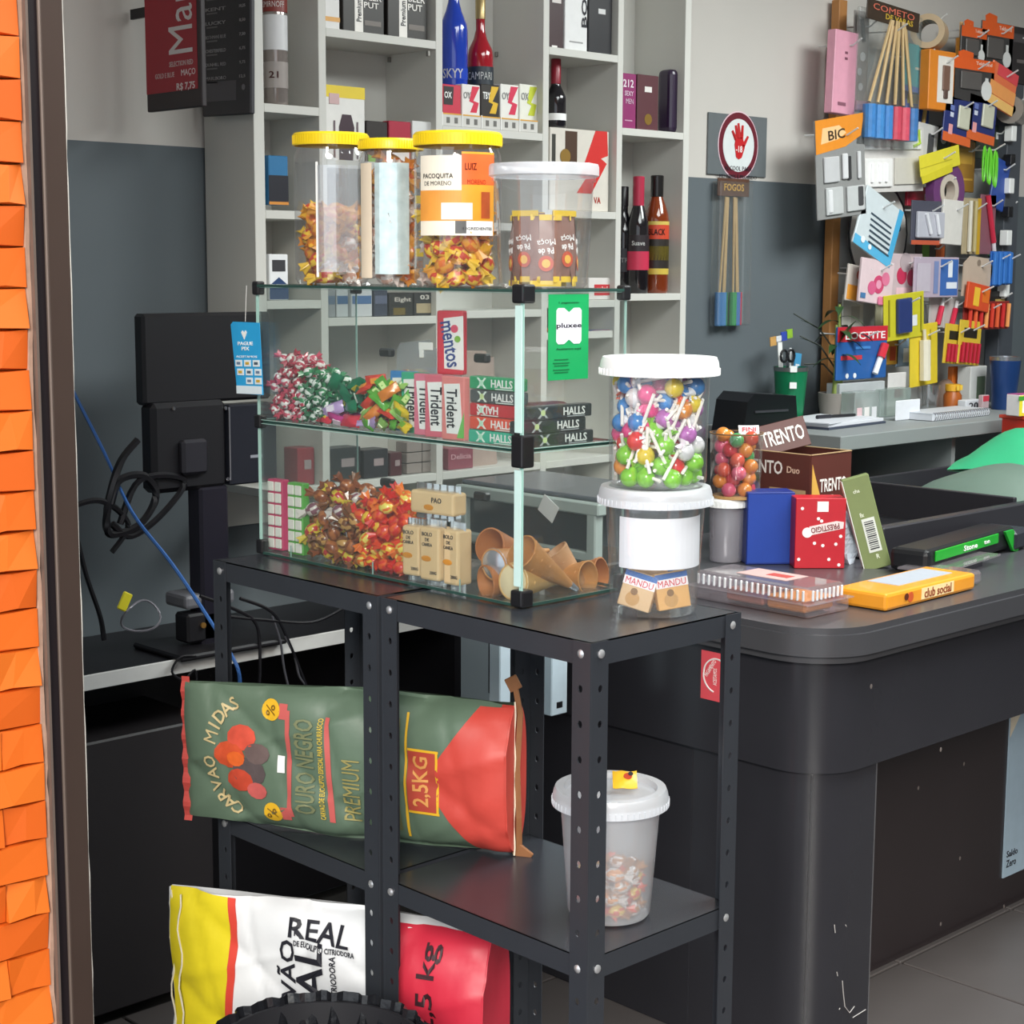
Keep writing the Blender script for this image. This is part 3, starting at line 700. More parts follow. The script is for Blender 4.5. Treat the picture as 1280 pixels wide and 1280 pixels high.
wrap(j3, .0664, -52, 8, .096, .14, M('#ef9d45', .4, var=.25, sc=20), 'label_band'); wrap(j3, .0667, 8, 54, .075, .096, WHITE, 'label_band'); wrap(j3, .0668, -18, 22, .098, .122, M('#e9e6e2', .4), 'label_band')
wtext('PACOQUITA', j3, .067, -24, .16, .05, .008, INK); wtext('DE MORENO', j3, .067, -24, .150, .045, .006, INK); wtext('LUIZ', j3, .067, 20, .174, .018, .010, M('#7a2a1a', .4)); wtext('MORENO', j3, .067, 28, .152, .030, .007, M('#b5301f', .4))
wtext('INGREDIENTES', j3, .067, 30, .085, .05, .004, INK); wrap(j3, .0669, 34, 48, .1, .138, M('#b5532a', .4, var=.3, sc=60), 'label_picture'); wrap(j3, .067, 0, 14, .078, .096, M('#5a5a5a', .4), 'barcode')
OC = [twist(.013, .018, M(c, .28, var=.35, sc=80), M(d, .3), 'jar_candy') for c, d in (('#d9702a', '#e2a03a'), ('#c9442c', '#e8c23a'), ('#c89a86', '#e6d8d0'))]
for o, n in zip(OC, ('orange', 'red', 'pinkish')): tag(o, f'{n} twist-wrapped sweet inside the yellow-lidded jars', 'candy', f'{n} sweets in the yellow-lidded jars')
used = set()
def fill(c, r, top, n, kinds, seed, size=.0150, jn='far'):
    for i, p in enumerate(drop(n, lambda x, y, z: r - .042 < math.hypot(x - c[0], y - c[1]) < r - .021, (c[0]-r, c[0]+r, c[1]-r, c[1]+r), size, JZ + .002, JZ + top, seed)):
        k = kinds[i % len(kinds)]; rot = [rnd.uniform(-1.2, 1.2), rnd.uniform(-.4, .4) if p[2] < JZ + .03 else rnd.uniform(-.9, .9), math.atan2(p[1] - c[1], p[0] - c[0]) + PI/2 + rnd.uniform(-.25, .25)]
        cn = ('orange', 'red', 'pinkish')[k]
        if k in used: o = dup(OC[k], p, rot)
        else: o = OC[k]; o.location = p; o.rotation_euler = rot; used.add(k)
        tag(o, f'{cn} twist-wrapped sweet inside the {jn} yellow-lidded jar', 'candy', f'{cn} sweets in the {jn} yellow-lidded jar')
fill((1.765, 2.272), .060, 0.12, 90, (0, 0, 2, 0, 1), 1, jn='farthest'); fill((1.728, 2.075), .050, 0.19, 90, (0, 2, 2, 0), 2, jn='smallest'); fill((1.742, 1.937), .065, 0.12, 100, (1, 0, 1, 2), 3, jn='orange-labelled')
# wide clear bucket with peanut brittle packs
bk = thing('candy_bucket', 'wide clear bucket with frosted lid and brown nut bar packs on the case', 'bucket', (1.752, 1.765, JZ), -R(45))
obj('bucket_body', G().lathe([(0, .001), (.058, .001), (.063, .006), (.071, .150), (.074, .150), (.0745, .158)], 44), JAR, bk, smooth=True)
obj('lid', G().lathe([(0, .168), (.066, .168), (.069, .174), (.077, .174), (.0785, .170), (.0785, .158), (.075, .156)], 48), LIDM, bk, smooth=True)
BRN = M('#8a675c', .35, var=.35, sc=45); YP = M('#e0bf3a', .35, var=.15)
pb = thing('nut_bar_pack', '', 'packet'); bar = obj('packet', pillow_mesh(.098, .044, .016, seed=6), BRN, pb, rot=(0, PI/2, 0))
decal(pb, YP, 0, .046, .044, .008, -.001, 'end_band', th=.002); decal(pb, YP, 0, -.046, .044, .008, -.001, 'end_band', th=.002)
text('Moça', pb, WHITE, 0, .012, .026, .011, -.008, 188); text('Pé de', pb, WHITE, 0, -.001, .022, .009, -.0082, 188); disc(pb, M('#c05034', .4), 0, -.018, .011, -.0076); disc(pb, M('#e3b14a', .4), 0, -.018, .006, -.0082)
first = True
for i in range(9):
    a = R(-90 - 75 + i * 40); rr = .040
    loc = (1.752 + rr * math.cos(a - R(45)), 1.765 + rr * math.sin(a - R(45)), JZ + .053 + (.006 if i % 2 else 0)); rz = a - R(45) + PI/2
    lab = 'brown nut bar pack standing upright in the wide clear bucket'
    if first: pb.location = loc; pb.rotation_euler = (0, 0, rz); tag(pb, lab, 'packet', 'nut bar packs in the bucket'); first = False
    else: dup(pb, loc, (R(rnd.uniform(-5, 5)), 0, rz))
for i in range(3): dup(pb, (1.752 + .018 * (i - 1), 1.765 + .012 * (1 - i), JZ + .053), (0, 0, R(-60 + 40 * i)))
# ------------------------------------------------------------------ sweets on the case's middle shelf
def yat(px, X=1.665, py=520): return P(px, py, X=X).y
MZ = CZM + .0025; BZ = CZ0 + .0045
def heap(protos, region, r, z0, zmax, n, seed, tilt=.9):
    us = set()
    for i, p in enumerate(drop(n, YES, region, r, z0, zmax, seed, 40)):
        k = rnd.randrange(len(protos)); rot = [rnd.uniform(-1, 1), rnd.uniform(-.5 * tilt, .5 * tilt) if p[2] < z0 + .02 else rnd.uniform(-tilt, tilt), PI/2 + rnd.uniform(-.5, .5) + PI * rnd.randrange(2) if p[0] < region[0] + .02 else rnd.uniform(0, 6.28)]
        if k in us: dup(protos[k], p, rot)
        else: protos[k].location = p; protos[k].rotation_euler = rot; us.add(k)
    for k, o in enumerate(protos):
        if k not in us: o.location = ((region[0]+region[1])/2, (region[2]+region[3])/2, zmax - r if not callable(zmax) else z0 + .07)
def cset(defs, where, r=.0095, ln=.012, kind='mint_candy'):
    out = []
    for c, d, nm in defs:
        o = twist(r, ln, M(c, .22, coat=.3, var=.2, sc=90), M(d, .22, coat=.3), kind); tag(o, f'{nm} twist-wrapped sweet {where}', 'candy', f'{nm} sweets {where}'); out.append(o)
    return out
hump = lambda y0, y1, z0, h: (lambda x, y: z0 + h * (1 - .35 * abs((y - (y0+y1)/2) / ((y1-y0)/2)) ** 2))
ya, yb = yat(374), 2.305
heap(cset([('#f2ecec', '#c9526a', 'pink and white'), ('#efe6e4', '#b84458', 'rose and white')], 'at the far end of the case shelf', .0085, .009), (1.671, 1.73, ya, yb), .0112, MZ, hump(ya, yb, MZ, .105), 95, 11)
ya, yb = yat(402), yat(372)
heap(cset([('#eef2ee', '#3f8f5f', 'green and white'), ('#e6eee8', '#2f6f4c', 'dark green and white')], 'beside the pink mints', .0085, .009), (1.671, 1.725, ya, yb), .0112, MZ, hump(ya, yb, MZ, .088), 46, 12)
def flow(w, h, t, mt, band, seed, name='wrapped_bar'):
    o = thing(name, '', 'candy'); obj('packet', pillow_mesh(w, h, t, seed=seed), mt, o)
    decal(o, band, 0, 0, w * .34, h * .5, -t * .42, 'print_area', th=.002); return o
FB = []
for i, (c, d, nm) in enumerate((('#12805a', '#e8d23a', 'emerald green'), ('#0f6f4f', '#d8e6dc', 'deep green'), ('#c23a8c', '#f0d8ea', 'magenta'), ('#d8324a', '#f6d23a', 'red'), ('#b79ad0', '#efe6f6', 'lilac'))):
    o = flow(.042, .02, .014, M(c, .22, coat=.4, var=.2, sc=60), M(d, .3), i + 30); tag(o, f'{nm} foil-wrapped sweet in the middle of the case shelf', 'candy', f'{nm} foil sweets on the case shelf'); FB.append(o)
ya, yb = yat(452), yat(396)
heap(FB[:2], (1.685, 1.74, ya, yb), .0135, MZ + .02, hump(ya, yb, MZ, .092), 26, 13)
heap(FB[2:], (1.671, 1.74, ya - .01, yb - .005), .0125, MZ, MZ + .04, 16, 14, .5)
FC = []
for i, (c, d, nm) in enumerate((('#5fae3a', '#d6efa0', 'leaf green'), ('#e0402f', '#f6a03a', 'scarlet'), ('#e6c72a', '#7fb53a', 'yellow and lime'), ('#ec8a34', '#f6e26a', 'orange'), ('#9fd06a', '#e8f6c8', 'pale green'))):
    o = flow(.036, .017, .013, M(c, .22, coat=.4, var=.2, sc=60), M(d, .3), i + 50); tag(o, f'{nm} fruit chew beside the gum packs in the case', 'candy', f'{nm} fruit chews in the case'); FC.append(o)
ya, yb = yat(498), yat(446)
heap(FC, (1.671, 1.735, ya, yb), .0125, MZ, hump(ya, yb, MZ, .085), 56, 15)
# gum packs standing in a fan
def gum(label, x, y, rz, col, c2, front=False, h=.092, tl=0):
    t = thing('gum_pack', label, 'gum', (x, y, MZ), 0, None, (0, R(tl), R(rz)))
    obj('pack_body', G().box((0, 0, h/2), (.046, .012, h), .0015, seg=2), M(col, .3, coat=.3), t)
    decal(t, M('#f4f4f2', .35), .002, h * .5, 0, 0, -.006, 'label_panel', [(-.014, -h*.40), (.018, -h*.40), (.012, h*.40), (-.02, h*.38)])
    decal(t, M(c2, .35), .017, h * .3, 0, 0, -.0063, 'label_corner', [(-.008, -h*.26), (.006, -h*.26), (.006, h*.15)])
    text('Trident', t, INK, -.001, h * .5, h * .62, .021, -.0070, -90 if not 0 else 0)
    return t
for i, (px, X, c, c2, nm) in enumerate(((503, 1.70, '#3f86c9', '#2f6fb8', 'blue'), (517, 1.692, '#3fae86', '#6fcfa8', 'mint green'), (533, 1.682, '#e07a92', '#f0a8b8', 'pink'), (547, 1.675, '#d96a7c', '#8fc95a', 'rose and lime'), (557, 1.668, '#e98a86', '#6fbf5a', 'salmon and green'))):
    gum(f'{nm} gum pack, number {i + 1} from the left in the standing gum fan' if 0 else f'{nm} upright gum pack in the fan of gum packs', X + .004, yat(px + (10 if i == 4 else 0), X), -72 - (6 if i < 4 else 14), c, c2)
hg = thing('hang_card', 'clear hang card with hooked tab standing behind the gum packs', 'hang card', (1.745, yat(520, 1.745), MZ), R(-75))
obj('card', G().prism([(-.04, 0), (.04, 0), (.038, .125), (.028, .128), (.026, .138), (-.03, .132), (-.036, .12)], .002), clear('hangcard', (.8, .82, .84), .1, .08, .15), hg); obj('hook_tab', G().box((.02, -.002, .128), (.026, .003, .012), .001), WHITE, hg); obj('hook_tab', G().box((.012, -.002, .117), (.008, .003, .014), .001), WHITE, hg)
mt_ = thing('mint_roll_pack', 'red and white upright sweet pack towering behind the gum fan', 'candy', (1.73, yat(565, 1.73), MZ), R(-66))
q0 = P(560, 468, X=1.73).z - MZ; q1 = P(562, 388, X=1.73).z - MZ
obj('pack_body', G().box((0, 0, (q0 + q1) / 2), (.044, .016, q1 - q0), .003, seg=2), M('#d4283e', .3, coat=.3), mt_); hm = (q1 - q0)
obj('stand', G().box((0, .004, q0 / 2), (.03, .006, q0), .001), WHITE, mt_)
decal(mt_, WHITE, .003, q0 + hm/2, 0, 0, -.008, 'label_panel', [(-.012, -hm*.40), (.02, -hm*.42), (.019, hm*.42), (-.013, hm*.38)]); text('mentos', mt_, M('#2a3f86', .4), .0, q0 + hm * .48, hm * .72, .02, -.0092, -80)
disc(mt_, M('#e04a6a', .4), .008, q0 + hm * .72, .006, -.0088); disc(mt_, M('#7fb53a', .4), .013, q0 + hm * .56, .005, -.0088)
# boiled-sweet sticks
def halls(label, loc, rz, col, L=.102, dark=False, x_off=.018, up=False, emb=None):
    t = thing('candy_stick', label, 'candy', loc, rz); mt = M(col, .28, coat=.4)
    obj('stick_wrap', G().box((0, .0095, .0095), (L, .019, .0185), .0022, seg=2), mt, t)
    e = M(emb or '#e8f4ec', .35)
    for s in (-1, 1): decal(t, e, -L * .24, .0095, 0, 0, 0, 'emblem', [(-.010, -.0075 * s), (-.006, -.0075 * s), (.010, .0075 * s), (.006, .0075 * s)] if s > 0 else [(-.010, .0075), (-.006, .0075), (.010, -.0075), (.006, -.0075)])
    disc(t, M('#cfe0a0' if dark else '#bfe8cf', .4), -L * .24, .0095, .0042, -.0003)
    text('HALLS', t, WHITE, x_off, .0098, .044, .0115, -.0008, 180 if up else 0)
    decal(t, e, x_off + .004, .0022, .036, .0012, 0, 'print_line'); return t
fx = 1.664; yc = (yat(577, fx) + yat(652, fx)) / 2 - .004
for i, (c, nm, dk, up) in enumerate((('#3fb596', 'turquoise', 0, 0), ('#e2553f', 'orange-red', 0, 0), ('#c9323a', 'red upside-down', 0, 1), ('#54585a', 'charcoal', 1, 0), ('#2f9f6a', 'green', 0, 0))):
    halls(f'{nm} candy stick in the front stack of five', (fx + rnd.uniform(0, .002), yc + rnd.uniform(-.003, .002), MZ + i * .0192), -PI/2, c, dark=dk, up=up, x_off=.018 if not up else -.012)
ex = (P(640, 545, Y=1.712).x + P(752, 545, Y=1.712).x) / 2
for i, (dxx, nm) in enumerate(((.004, 'bottom'), (-.010, 'middle'), (.0, 'top'))):
    halls(f'black candy stick, {nm} one of the dark stack', (ex + dxx - .004, 1.706 + .002 * (i % 2), MZ + i * .0192), 0, '#26292b', L=.135, dark=True, x_off=.03, emb='#b8bcc0')
for i in range(2):
    halls(f'grey candy stick stacked behind the black ones, {"lower" if i == 0 else "upper"}', (ex + .015, 1.732 + .003 * i, MZ + i * .0192), 0, '#6a6f72', L=.13, dark=True, x_off=.03, emb='#8a8f92')
ov = thing('red_wrapped_bar', 'long dark red wrapped bar behind the black candy sticks', 'candy', (ex + .022, 1.772, MZ), R(-4)); obj('packet', G().box((0, 0, .028), (.09, .03, .056), .006, seg=2), M('#5a2a34', .4), ov); decal(ov, M('#a8323f', .4), .02, .03, .05, .02, -.015)

# ------------------------------------------------------------------ bottom tier
def gumgrid(label, ypx, col, X):
    t = thing('gum_sheet', label, 'gum', (X, yat(ypx, X, 650), BZ), R(-84)); w, hh = .036, .118
    obj('backing', G().box((0, .008, hh/2), (w, .016, hh), .0012), M(col, .35), t)
    pm = G().box((0, 0, 0), (.0148, .003, .0158), .0012).mesh('gum_piece')
    for r in range(6):
        for c in range(2): obj('gum_piece', pm, M('#f3efe9', .4), t, (-.0085 + .017 * c, -.001, .0115 + r * .019))
    return t
gumgrid('pink-framed sheet of twelve white gum pieces in the case bottom', 344, '#c93a6a', 1.668); gumgrid('green-framed sheet of twelve white gum pieces in the case bottom', 369, '#5fae4a', 1.664)
ya, yb = yat(444, 1.668, 660), yat(386, 1.668, 660)
heap(cset([('#b06a3a', '#8a4a2a', 'caramel brown'), ('#c23a3a', '#d9c040', 'red and gold'), ('#8a5a6a', '#d8d0cc', 'plum and silver'), ('#c99a5a', '#7a4a2a', 'toffee')], 'in the bottom of the case', .0115, .015, 'caramel_candy'), (1.671, 1.73, ya, yb), .0135, BZ, hump(ya, yb, BZ, .118), 88, 21)
ya, yb = yat(508, 1.668, 680), yat(444, 1.668, 680)
heap(cset([('#f0c23a', '#e0451f', 'gold and orange'), ('#e8622a', '#d9302a', 'fiery orange'), ('#f6dc6a', '#ef7a2a', 'pale gold')], 'left of the wafer packs', .0105, .014, 'toffee_candy'), (1.671, 1.728, ya, yb), .0128, BZ, hump(ya, yb, BZ, .115), 100, 22)
WAF = M('#e6c598', .4, var=.1, sc=30); FO = M('#c9ccd0', .2, .8, var=.2, sc=60)
def wafer(label, X, px, z, rz, w, h, lying=False):
    t = thing('wafer_pack', label, 'packet', (X, yat(px, X, 680), BZ + z), R(rz))
    obj('packet', G().box((0, 0, h/2), (w, .03, h - .012), .004, seg=2), WAF, t)
    for s in (0, 1): obj('foil_crimp', G().grid(lambda u, v, s=s: ((u-.5) * w, .002 * math.sin(u * 40), (h - .008 if s else -.004) + .012 * v), 12, 1), FO, t)
    obj('print_panel', G().ball((-.006, -.0152, h * (.35 if lying else .42)), (.010, .0006, .0045), 12, 6), M('#d98f2f', .4), t)
    if not lying:
        text('BOLO', t, INK, -.004, h*.82, .02, .006, -.0155); text('DE', t, INK, -.004, h*.73, .008, .005, -.0155); text('CANELA', t, INK, -.004, h*.65, .02, .005, -.0155); text('200G', t, INK, .008, h*.2, .014, .005, -.0155)
    else: text('PAO', t, INK, .010, h*.6, .02, .008, -.0155)
    return t
wafer('beige wafer pack standing at the left of the wafer stack', 1.672, 521, 0, -80, .034, .088); wafer('beige wafer pack standing in front with text and a spiral picture', 1.666, 545, 0, -84, .040, .092); wafer('beige wafer pack standing at the right of the wafer stack', 1.664, 572, 0, -88, .032, .094)
wafer('beige wafer pack lying across the top of the wafer stack', 1.674, 548, .098, -84, .088, .046, True)
# ice-cream cones
CONE = M('#c98a4e', .55, var=.18, sc=40, bump=.3); CONEI = M('#b9733f', .6, var=.15, sc=40); SLV = M('#c4c6d2', .2, .7, var=.3, sc=70); CREAM = M('#efdcb4', .5, var=.1)
def cone(label, c, d, L=.125, r=.027, sleeve=None, disc_m=None, mt=CONE):
    """waffle cone: c = mouth centre, d = pointing direction of the mouth"""
    q = Vector(d).normalized().to_track_quat('Z', 'Y').to_euler()
    t = thing('waffle_cone', label, 'cone', c, 0, None, q)
    g = G(); g.lathe([(.003, -L), (r, 0), (r - .0022, .0005), (.001, -L + .01)], 20)
    obj('cone_shell', g, mt, t, smooth=True)
    obj('waffle_ribs', G().tube([((r * (1 - k/40) + .0006) * math.cos(k * .9), (r * (1 - k/40) + .0006) * math.sin(k * .9), -L * k/40) for k in range(38)], .0011, 4), mt, t)
    if sleeve: obj('paper_tip', G().lathe([(r * .34, -L * .68), (.004, -L - .001)], 14), sleeve, t)
    if disc_m: obj('foil_cover', G().lathe([(0, .004), (r * .7, .003), (r * 1.02, -.002)], 16), disc_m, t, smooth=True)
    return t
def C(px, py, X): return P(px, py, X=X)
cone('waffle cone lying with its dark open mouth towards the front glass, upper left', C(612, 682, 1.70), (-1, -.15, .25), mt=CONEI)
cone('waffle cone with a silver foil cover among the cones', C(617, 706, 1.678), (-1, -.1, -.05), r=.024, disc_m=SLV)
cone('waffle cone lying at the bottom left of the cones', C(607, 728, 1.672), (-1, .25, -.05), r=.026, mt=CONEI)
cone('pale cream cone at the near corner of the case', C(641, 727, 1.668), (-1, -.1, .1), r=.027, disc_m=CREAM, mt=M('#dcae6c', .5, var=.1))
cone('long waffle cone slanting down to the right with a paper tip', P(652, 690, Y=1.73), (-.80, .05, .50), L=.125, r=.027, sleeve=SLV)
cone('short pale cone leaning behind the slanting cone', P(692, 690, Y=1.79), (-.5, .4, .75), L=.10, r=.024, mt=M('#b98a62', .55, var=.15))
cone('waffle cone at the right with its mouth facing the room', P(735, 722, Y=1.735), (.15, -1, .08), L=.10, r=.026)
cone('waffle cone lying against the right rear corner', P(752, 716, Y=1.79), (.3, -1, .2), L=.09, r=.025, mt=CONEI)
# signs stuck to the case
gs2 = thing('sticker_sign', 'green card sign with a white X emblem on the case end', 'sign', (0, 0, 0))
a = P(686, 368, Y=CY0 - .002); b = P(735, 473, Y=CY0 - .002); gs2.location = ((a.x + b.x)/2, CY0 - .0015, (a.z + b.z)/2); w, hh = b.x - a.x, a.z - b.z
obj('card', G().box((0, 0, 0), (w, .0008, hh), .0), M('#189a58', .4), gs2)
xx = w * .31; zt = hh * .21
for s in (-1, 1): decal(gs2, M('#e4e2ee', .4), 0, hh * .13, 0, 0, -.0005, 'emblem', [(-xx, 0), (-xx, s * zt * .86), (-xx * .85, s * zt), (-xx * .4, s * zt), (0, s * zt * .75), (xx * .4, s * zt), (xx * .85, s * zt), (xx, s * zt * .86), (xx, 0), (0, -s * .0001)][::-s])
text('pluxee', gs2, INK, 0, hh * .13, w * .62, hh * .075, -.0013); text('1 pagamento', gs2, M('#0b5a34', .5), 0, hh * .4, w * .5, hh * .03, -.0006); text('Aceitamos aqui', gs2, M('#0b5a34', .5), 0, -hh * .14, w * .62, hh * .035, -.0006)
for i, zz in enumerate((-.26, -.30, -.33, -.38, -.41)): decal(gs2, M('#0b6a3c', .5), -w * .18, hh * zz, w * (.4 if i % 2 else .34), hh * .012, -.0005, 'print_line')
bs = thing('sticker_sign', 'bright blue hanging sign with white icon grid at the far case end', 'sign', (0, 0, 0))
X = 1.63; a = P(289, 401, X=X); b = P(328, 495, X=X); bs.location = (X, (a.y + b.y)/2, (a.z + b.z)/2); bs.rotation_euler = (0, R(-2), -PI/2); w, hh = a.y - b.y, a.z - b.z
obj('card', G().prism([(-w/2, hh*.46), (-w*.42, hh/2), (w*.46, hh*.48), (w/2, -hh/2), (-w*.36, -hh*.49)][::-1], .001), M('#2f9fd8', .4), bs); decal(bs, M('#d9e6ee', .4), .004, -hh * .435, w * .84, hh * .11, -.0002)
decal(bs, WHITE, -.004, hh * .32, 0, 0, -.0002, 'emblem', [(-.008, .004), (0, -.008), (.008, .004), (.004, .007), (0, .003), (-.004, .007)]); text('PAGUE', bs, WHITE, -.002, hh * .2, w * .5, hh * .05, -.0004); text('PIX', bs, WHITE, -.002, hh * .13, w * .25, hh * .05, -.0004); text('ACEITAMOS', bs, WHITE, 0, hh * .02, w * .7, hh * .03, -.0004)
for r in range(3):
    for c in range(3):
        if r == 2 and c == 0: continue
        decal(bs, M('#dfe9ee', .4), -w * .26 + c * w * .29 + (.004 if r else 0), -hh * (.07 + r * .12), w * .22, hh * .09, -.0003, 'icon'); decal(bs, M(('#6a7f9a', '#c9a23a', '#4a5a6a')[(r + c) % 3], .4), -w * .26 + c * w * .29 + (.004 if r else 0), -hh * (.07 + r * .12), w * .12, hh * .035, -.0010, 'icon')
obj('hanging_thread', G().tube([(0, 0, hh/2), (0, .005, CZ1 - bs.location.z)], .0004, 4), WHITE, bs)
# ------------------------------------------------------------------ goods on the wall shelving
def sbx(name, label, cat, p0, p1, pt, zs, col, dep=.045, fr=.018, group=None, rz=0, rough=.4, tall=None):
    """box on a shelf: front face spans pixel columns p0..p1, top at pixel row pt, standing on shelf height zs"""
    Y = SF + fr; pm = (pt + 60); x0, x1 = P(p0, pm, Y=Y).x, P(p1, pm, Y=Y).x; h = tall or P((p0+p1)/2, pt, Y=Y).z - zs
    t = thing(name, label, cat, ((x0+x1)/2, Y + dep/2, zs + .0005), rz, group); w = (x1 - x0) * .97
    obj('carton', G().box((0, 0, h/2), (w, dep, h), .0015), M(col, rough), t)
    t['_w'] = w; t['_h'] = h; t['_d'] = -dep/2; return t
def D(t, mt, x, z, w, h, k=0, nm='label_panel', poly=None):
    W_, H_ = t['_w'], t['_h']; mt = M(mt, .4) if isinstance(mt, str) else mt
    if poly: return decal(t, mt, 0, 0, 0, 0, t['_d'] - k * .0007, nm, [(a * W_, b * H_) for a, b in poly])
    return decal(t, mt, x * W_, z * H_, w * W_, h * H_, t['_d'] - k * .0007, nm)
def TX(t, s, mt, x, z, w, h, k=1, roll=0):
    mt = M(mt, .45) if isinstance(mt, str) else mt
    W_, H_ = t['_w'], t['_h']
    if roll % 180: return text(s, t, mt, x * W_, z * H_, w * H_, h * W_, t['_d'] - k * .0007 - .0003, roll)
    return text(s, t, mt, x * W_, z * H_, w * W_, h * H_, t['_d'] - k * .0007 - .0003, roll)
Z1, Z2, Z3, Z4, Z5 = SZ
def bottle(label, px, zs, H, r, neck, glass, cap, caph, parts=(), fr=.035, shoulder=.62):
    Y = SF + fr + r; x = P(px, 200, Y=Y).x; t = thing('bottle', label, 'bottle', (x, Y, zs + .0005))
    s = H * shoulder
    obj('glass_body', G().lathe([(0, .001), (r * .9, 0), (r, .006), (r, s), (r * .93, s + H * .05), (neck * 1.5, s + H * .13), (neck, s + H * .2), (neck, H - caph)], 24), glass, t, smooth=True)
    obj('cap', G().lathe([(neck * 1.08, H - caph), (neck * 1.12, H - .002), (neck, H), (0, H)], 18), cap, t, smooth=True)
    for (z0, z1, mt, *tx) in parts:
        g = G(); g.lathe([(r + .0006, z0 * H), (r + .0006, z1 * H)], 24); l = obj('bottle_label', g, mt, t, smooth=True)
        for s_, sz, hh, tm in tx:
            me, mw, mh = textmesh(s_); me = me.copy(); me.materials.clear(); me.materials.append(tm)
            for v in me.vertices: q = R(-45) + v.co.x * sz / mw / r; v.co = ((r + .0012) * math.sin(q), -(r + .0012) * math.cos(q), (z0 + z1) / 2 * H + v.co.y * hh / mh)
            obj('lettering', me, tm, l)
    return t
SG = M('#b9b2ac', .12, .6, var=.15, sc=30); 
bottle('silvery vodka bottle with red and white lettering in the narrow compartment', 346, Z1[0], .30, .026, .012, M('#8d8480', .12, .35, var=.2), M('#b03a2a', .35), .03, ((.38, .62, M('#d2d2d4', .35)), (.64, .74, M('#7a2a24', .4), ('SMIRNOFF', .05, .012, WHITE)), (.12, .3, M('#9c9490', .3), ('21', .02, .014, M('#5a3030', .4)))), .02)
t = sbx('cigarette_pack', 'blue and black cigarette pack left of the first jar', 'pack', 336, 361, 195, Z1[1] + .012, '#2a6f9f'); D(t, '#20202a', 0, .3, 1, .6); D(t, '#d08a3c', 0, .03, 1, .06, 1)
t = sbx('cigarette_pack', 'white pack with a blue chevron left of the first jar', 'pack', 337, 361, 318, Z1[2], '#e4e6e8'); D(t, '#26406a', 0, 0, 0, 0, 0, poly=[(-.5, .02), (.5, .02), (.5, .32), (0, .5), (-.5, .32)]); D(t, '#3a3a3e', 0, .75, .7, .25, 0, 'barcode')
# second compartment column
t = sbx('phone_box', 'white box at the left of the top shelf beside the black boxes', 'box', 406, 425, -35, Z2[0], '#dcdad8'); D(t, '#2a2d38', .0, .72, .5, .4); D(t, '#d9a050', 0, .18, 1, .08)
for i, (p0, p1, w_) in enumerate(((428, 481, 'left'), (484, 535, 'right'))):
    t = sbx('boxed_game', f'black box with a white upright band, {w_} of the pair on the top shelf', 'box', p0, p1, -20, Z2[0], '#26221f', .05, group=None)
    D(t, '#ece8e2', -.12, .42, .2, .84); D(t, '#e05a2a', -.12, .88, .2, .12, 1); TX(t, 'Premium', INK, -.12, .45, .45, .12, 1, 90); TX(t, 'BEER', '#f0ece6', .22, .74, .42, .12); TX(t, 'PUT', '#f0ece6', .18, .58, .36, .12); D(t, '#6a625c', .22, .22, .4, .1)
t = sbx('shaver_box', 'white and yellow carton picturing a dark shaver behind the jars', 'box', 406, 457, 108, Z2[1], '#e2e0dc', .06)
D(t, '#e2c72e', 0, .92, 1, .16); D(t, '#c9a8a8', -.28, .82, .25, .14, 1); D(t, '#3a2430', 0, 0, 0, 0, 1, poly=[(-.16, 0), (.18, 0), (.22, .45), (.14, .62), (-.08, .62), (-.16, .45)]); D(t, '#6a5a60', -.28, .28, .04, .5, 1); D(t, '#6a5a60', .3, .28, .04, .5, 1)
for p0, p1, c, c2, nm in ((458, 485, '#2a2220', '#7fae4a', 'black and green'), (486, 514, '#a8203a', '#efe8e6', 'crimson with white chevron'), (515, 541, '#d6d6d4', '#b9b9b6', 'plain silver-white')):
    t = sbx('cigarette_pack', f'{nm} cigarette pack on the shelf behind the jars', 'pack', p0, p1, 152, Z2[1], c, .024); D(t, c2, 0, 0, 0, 0, 0, poly=[(-.42, 0), (.42, 0), (.42, .38), (0, .62), (-.42, .38)])
for i, (p0, p1, c, c2, nm) in enumerate(((407, 420, '#8a8d90', '#5a6a80', 'grey'), (421, 436, '#b4b8ba', '#3f5f86', 'silver with blue wave'), (439, 466, '#b8bcbe', '#4a6a94', 'silver with dark blue wave'), (468, 485, '#3a3f4e', '#5a6076', 'navy'))):
    t = sbx('cigarette_pack', f'{nm} cigarette pack seen through the case top tier', 'pack', p0, p1, 362, Z2[2], c, .024); D(t, c2, 0, .62, .9, .3)
t = sbx('cigarette_carton', 'black box with pale lettering seen through the glass case', 'box', 487, 517, 366, Z2[2], '#2a2826', .03); TX(t, 'Eight', '#c9c2b8', .05, .68, .7, .24); D(t, '#6a5a2a', -.1, .2, .5, .3)
t = sbx('cigarette_carton', 'black pack with tan panel marked 03 seen through the glass case', 'pack', 518, 541, 366, Z2[2], '#2c2a2a', .03); TX(t, '03', '#dcd6cc', .05, .8, .5, .2); D(t, '#a89878', 0, .32, .8, .42)
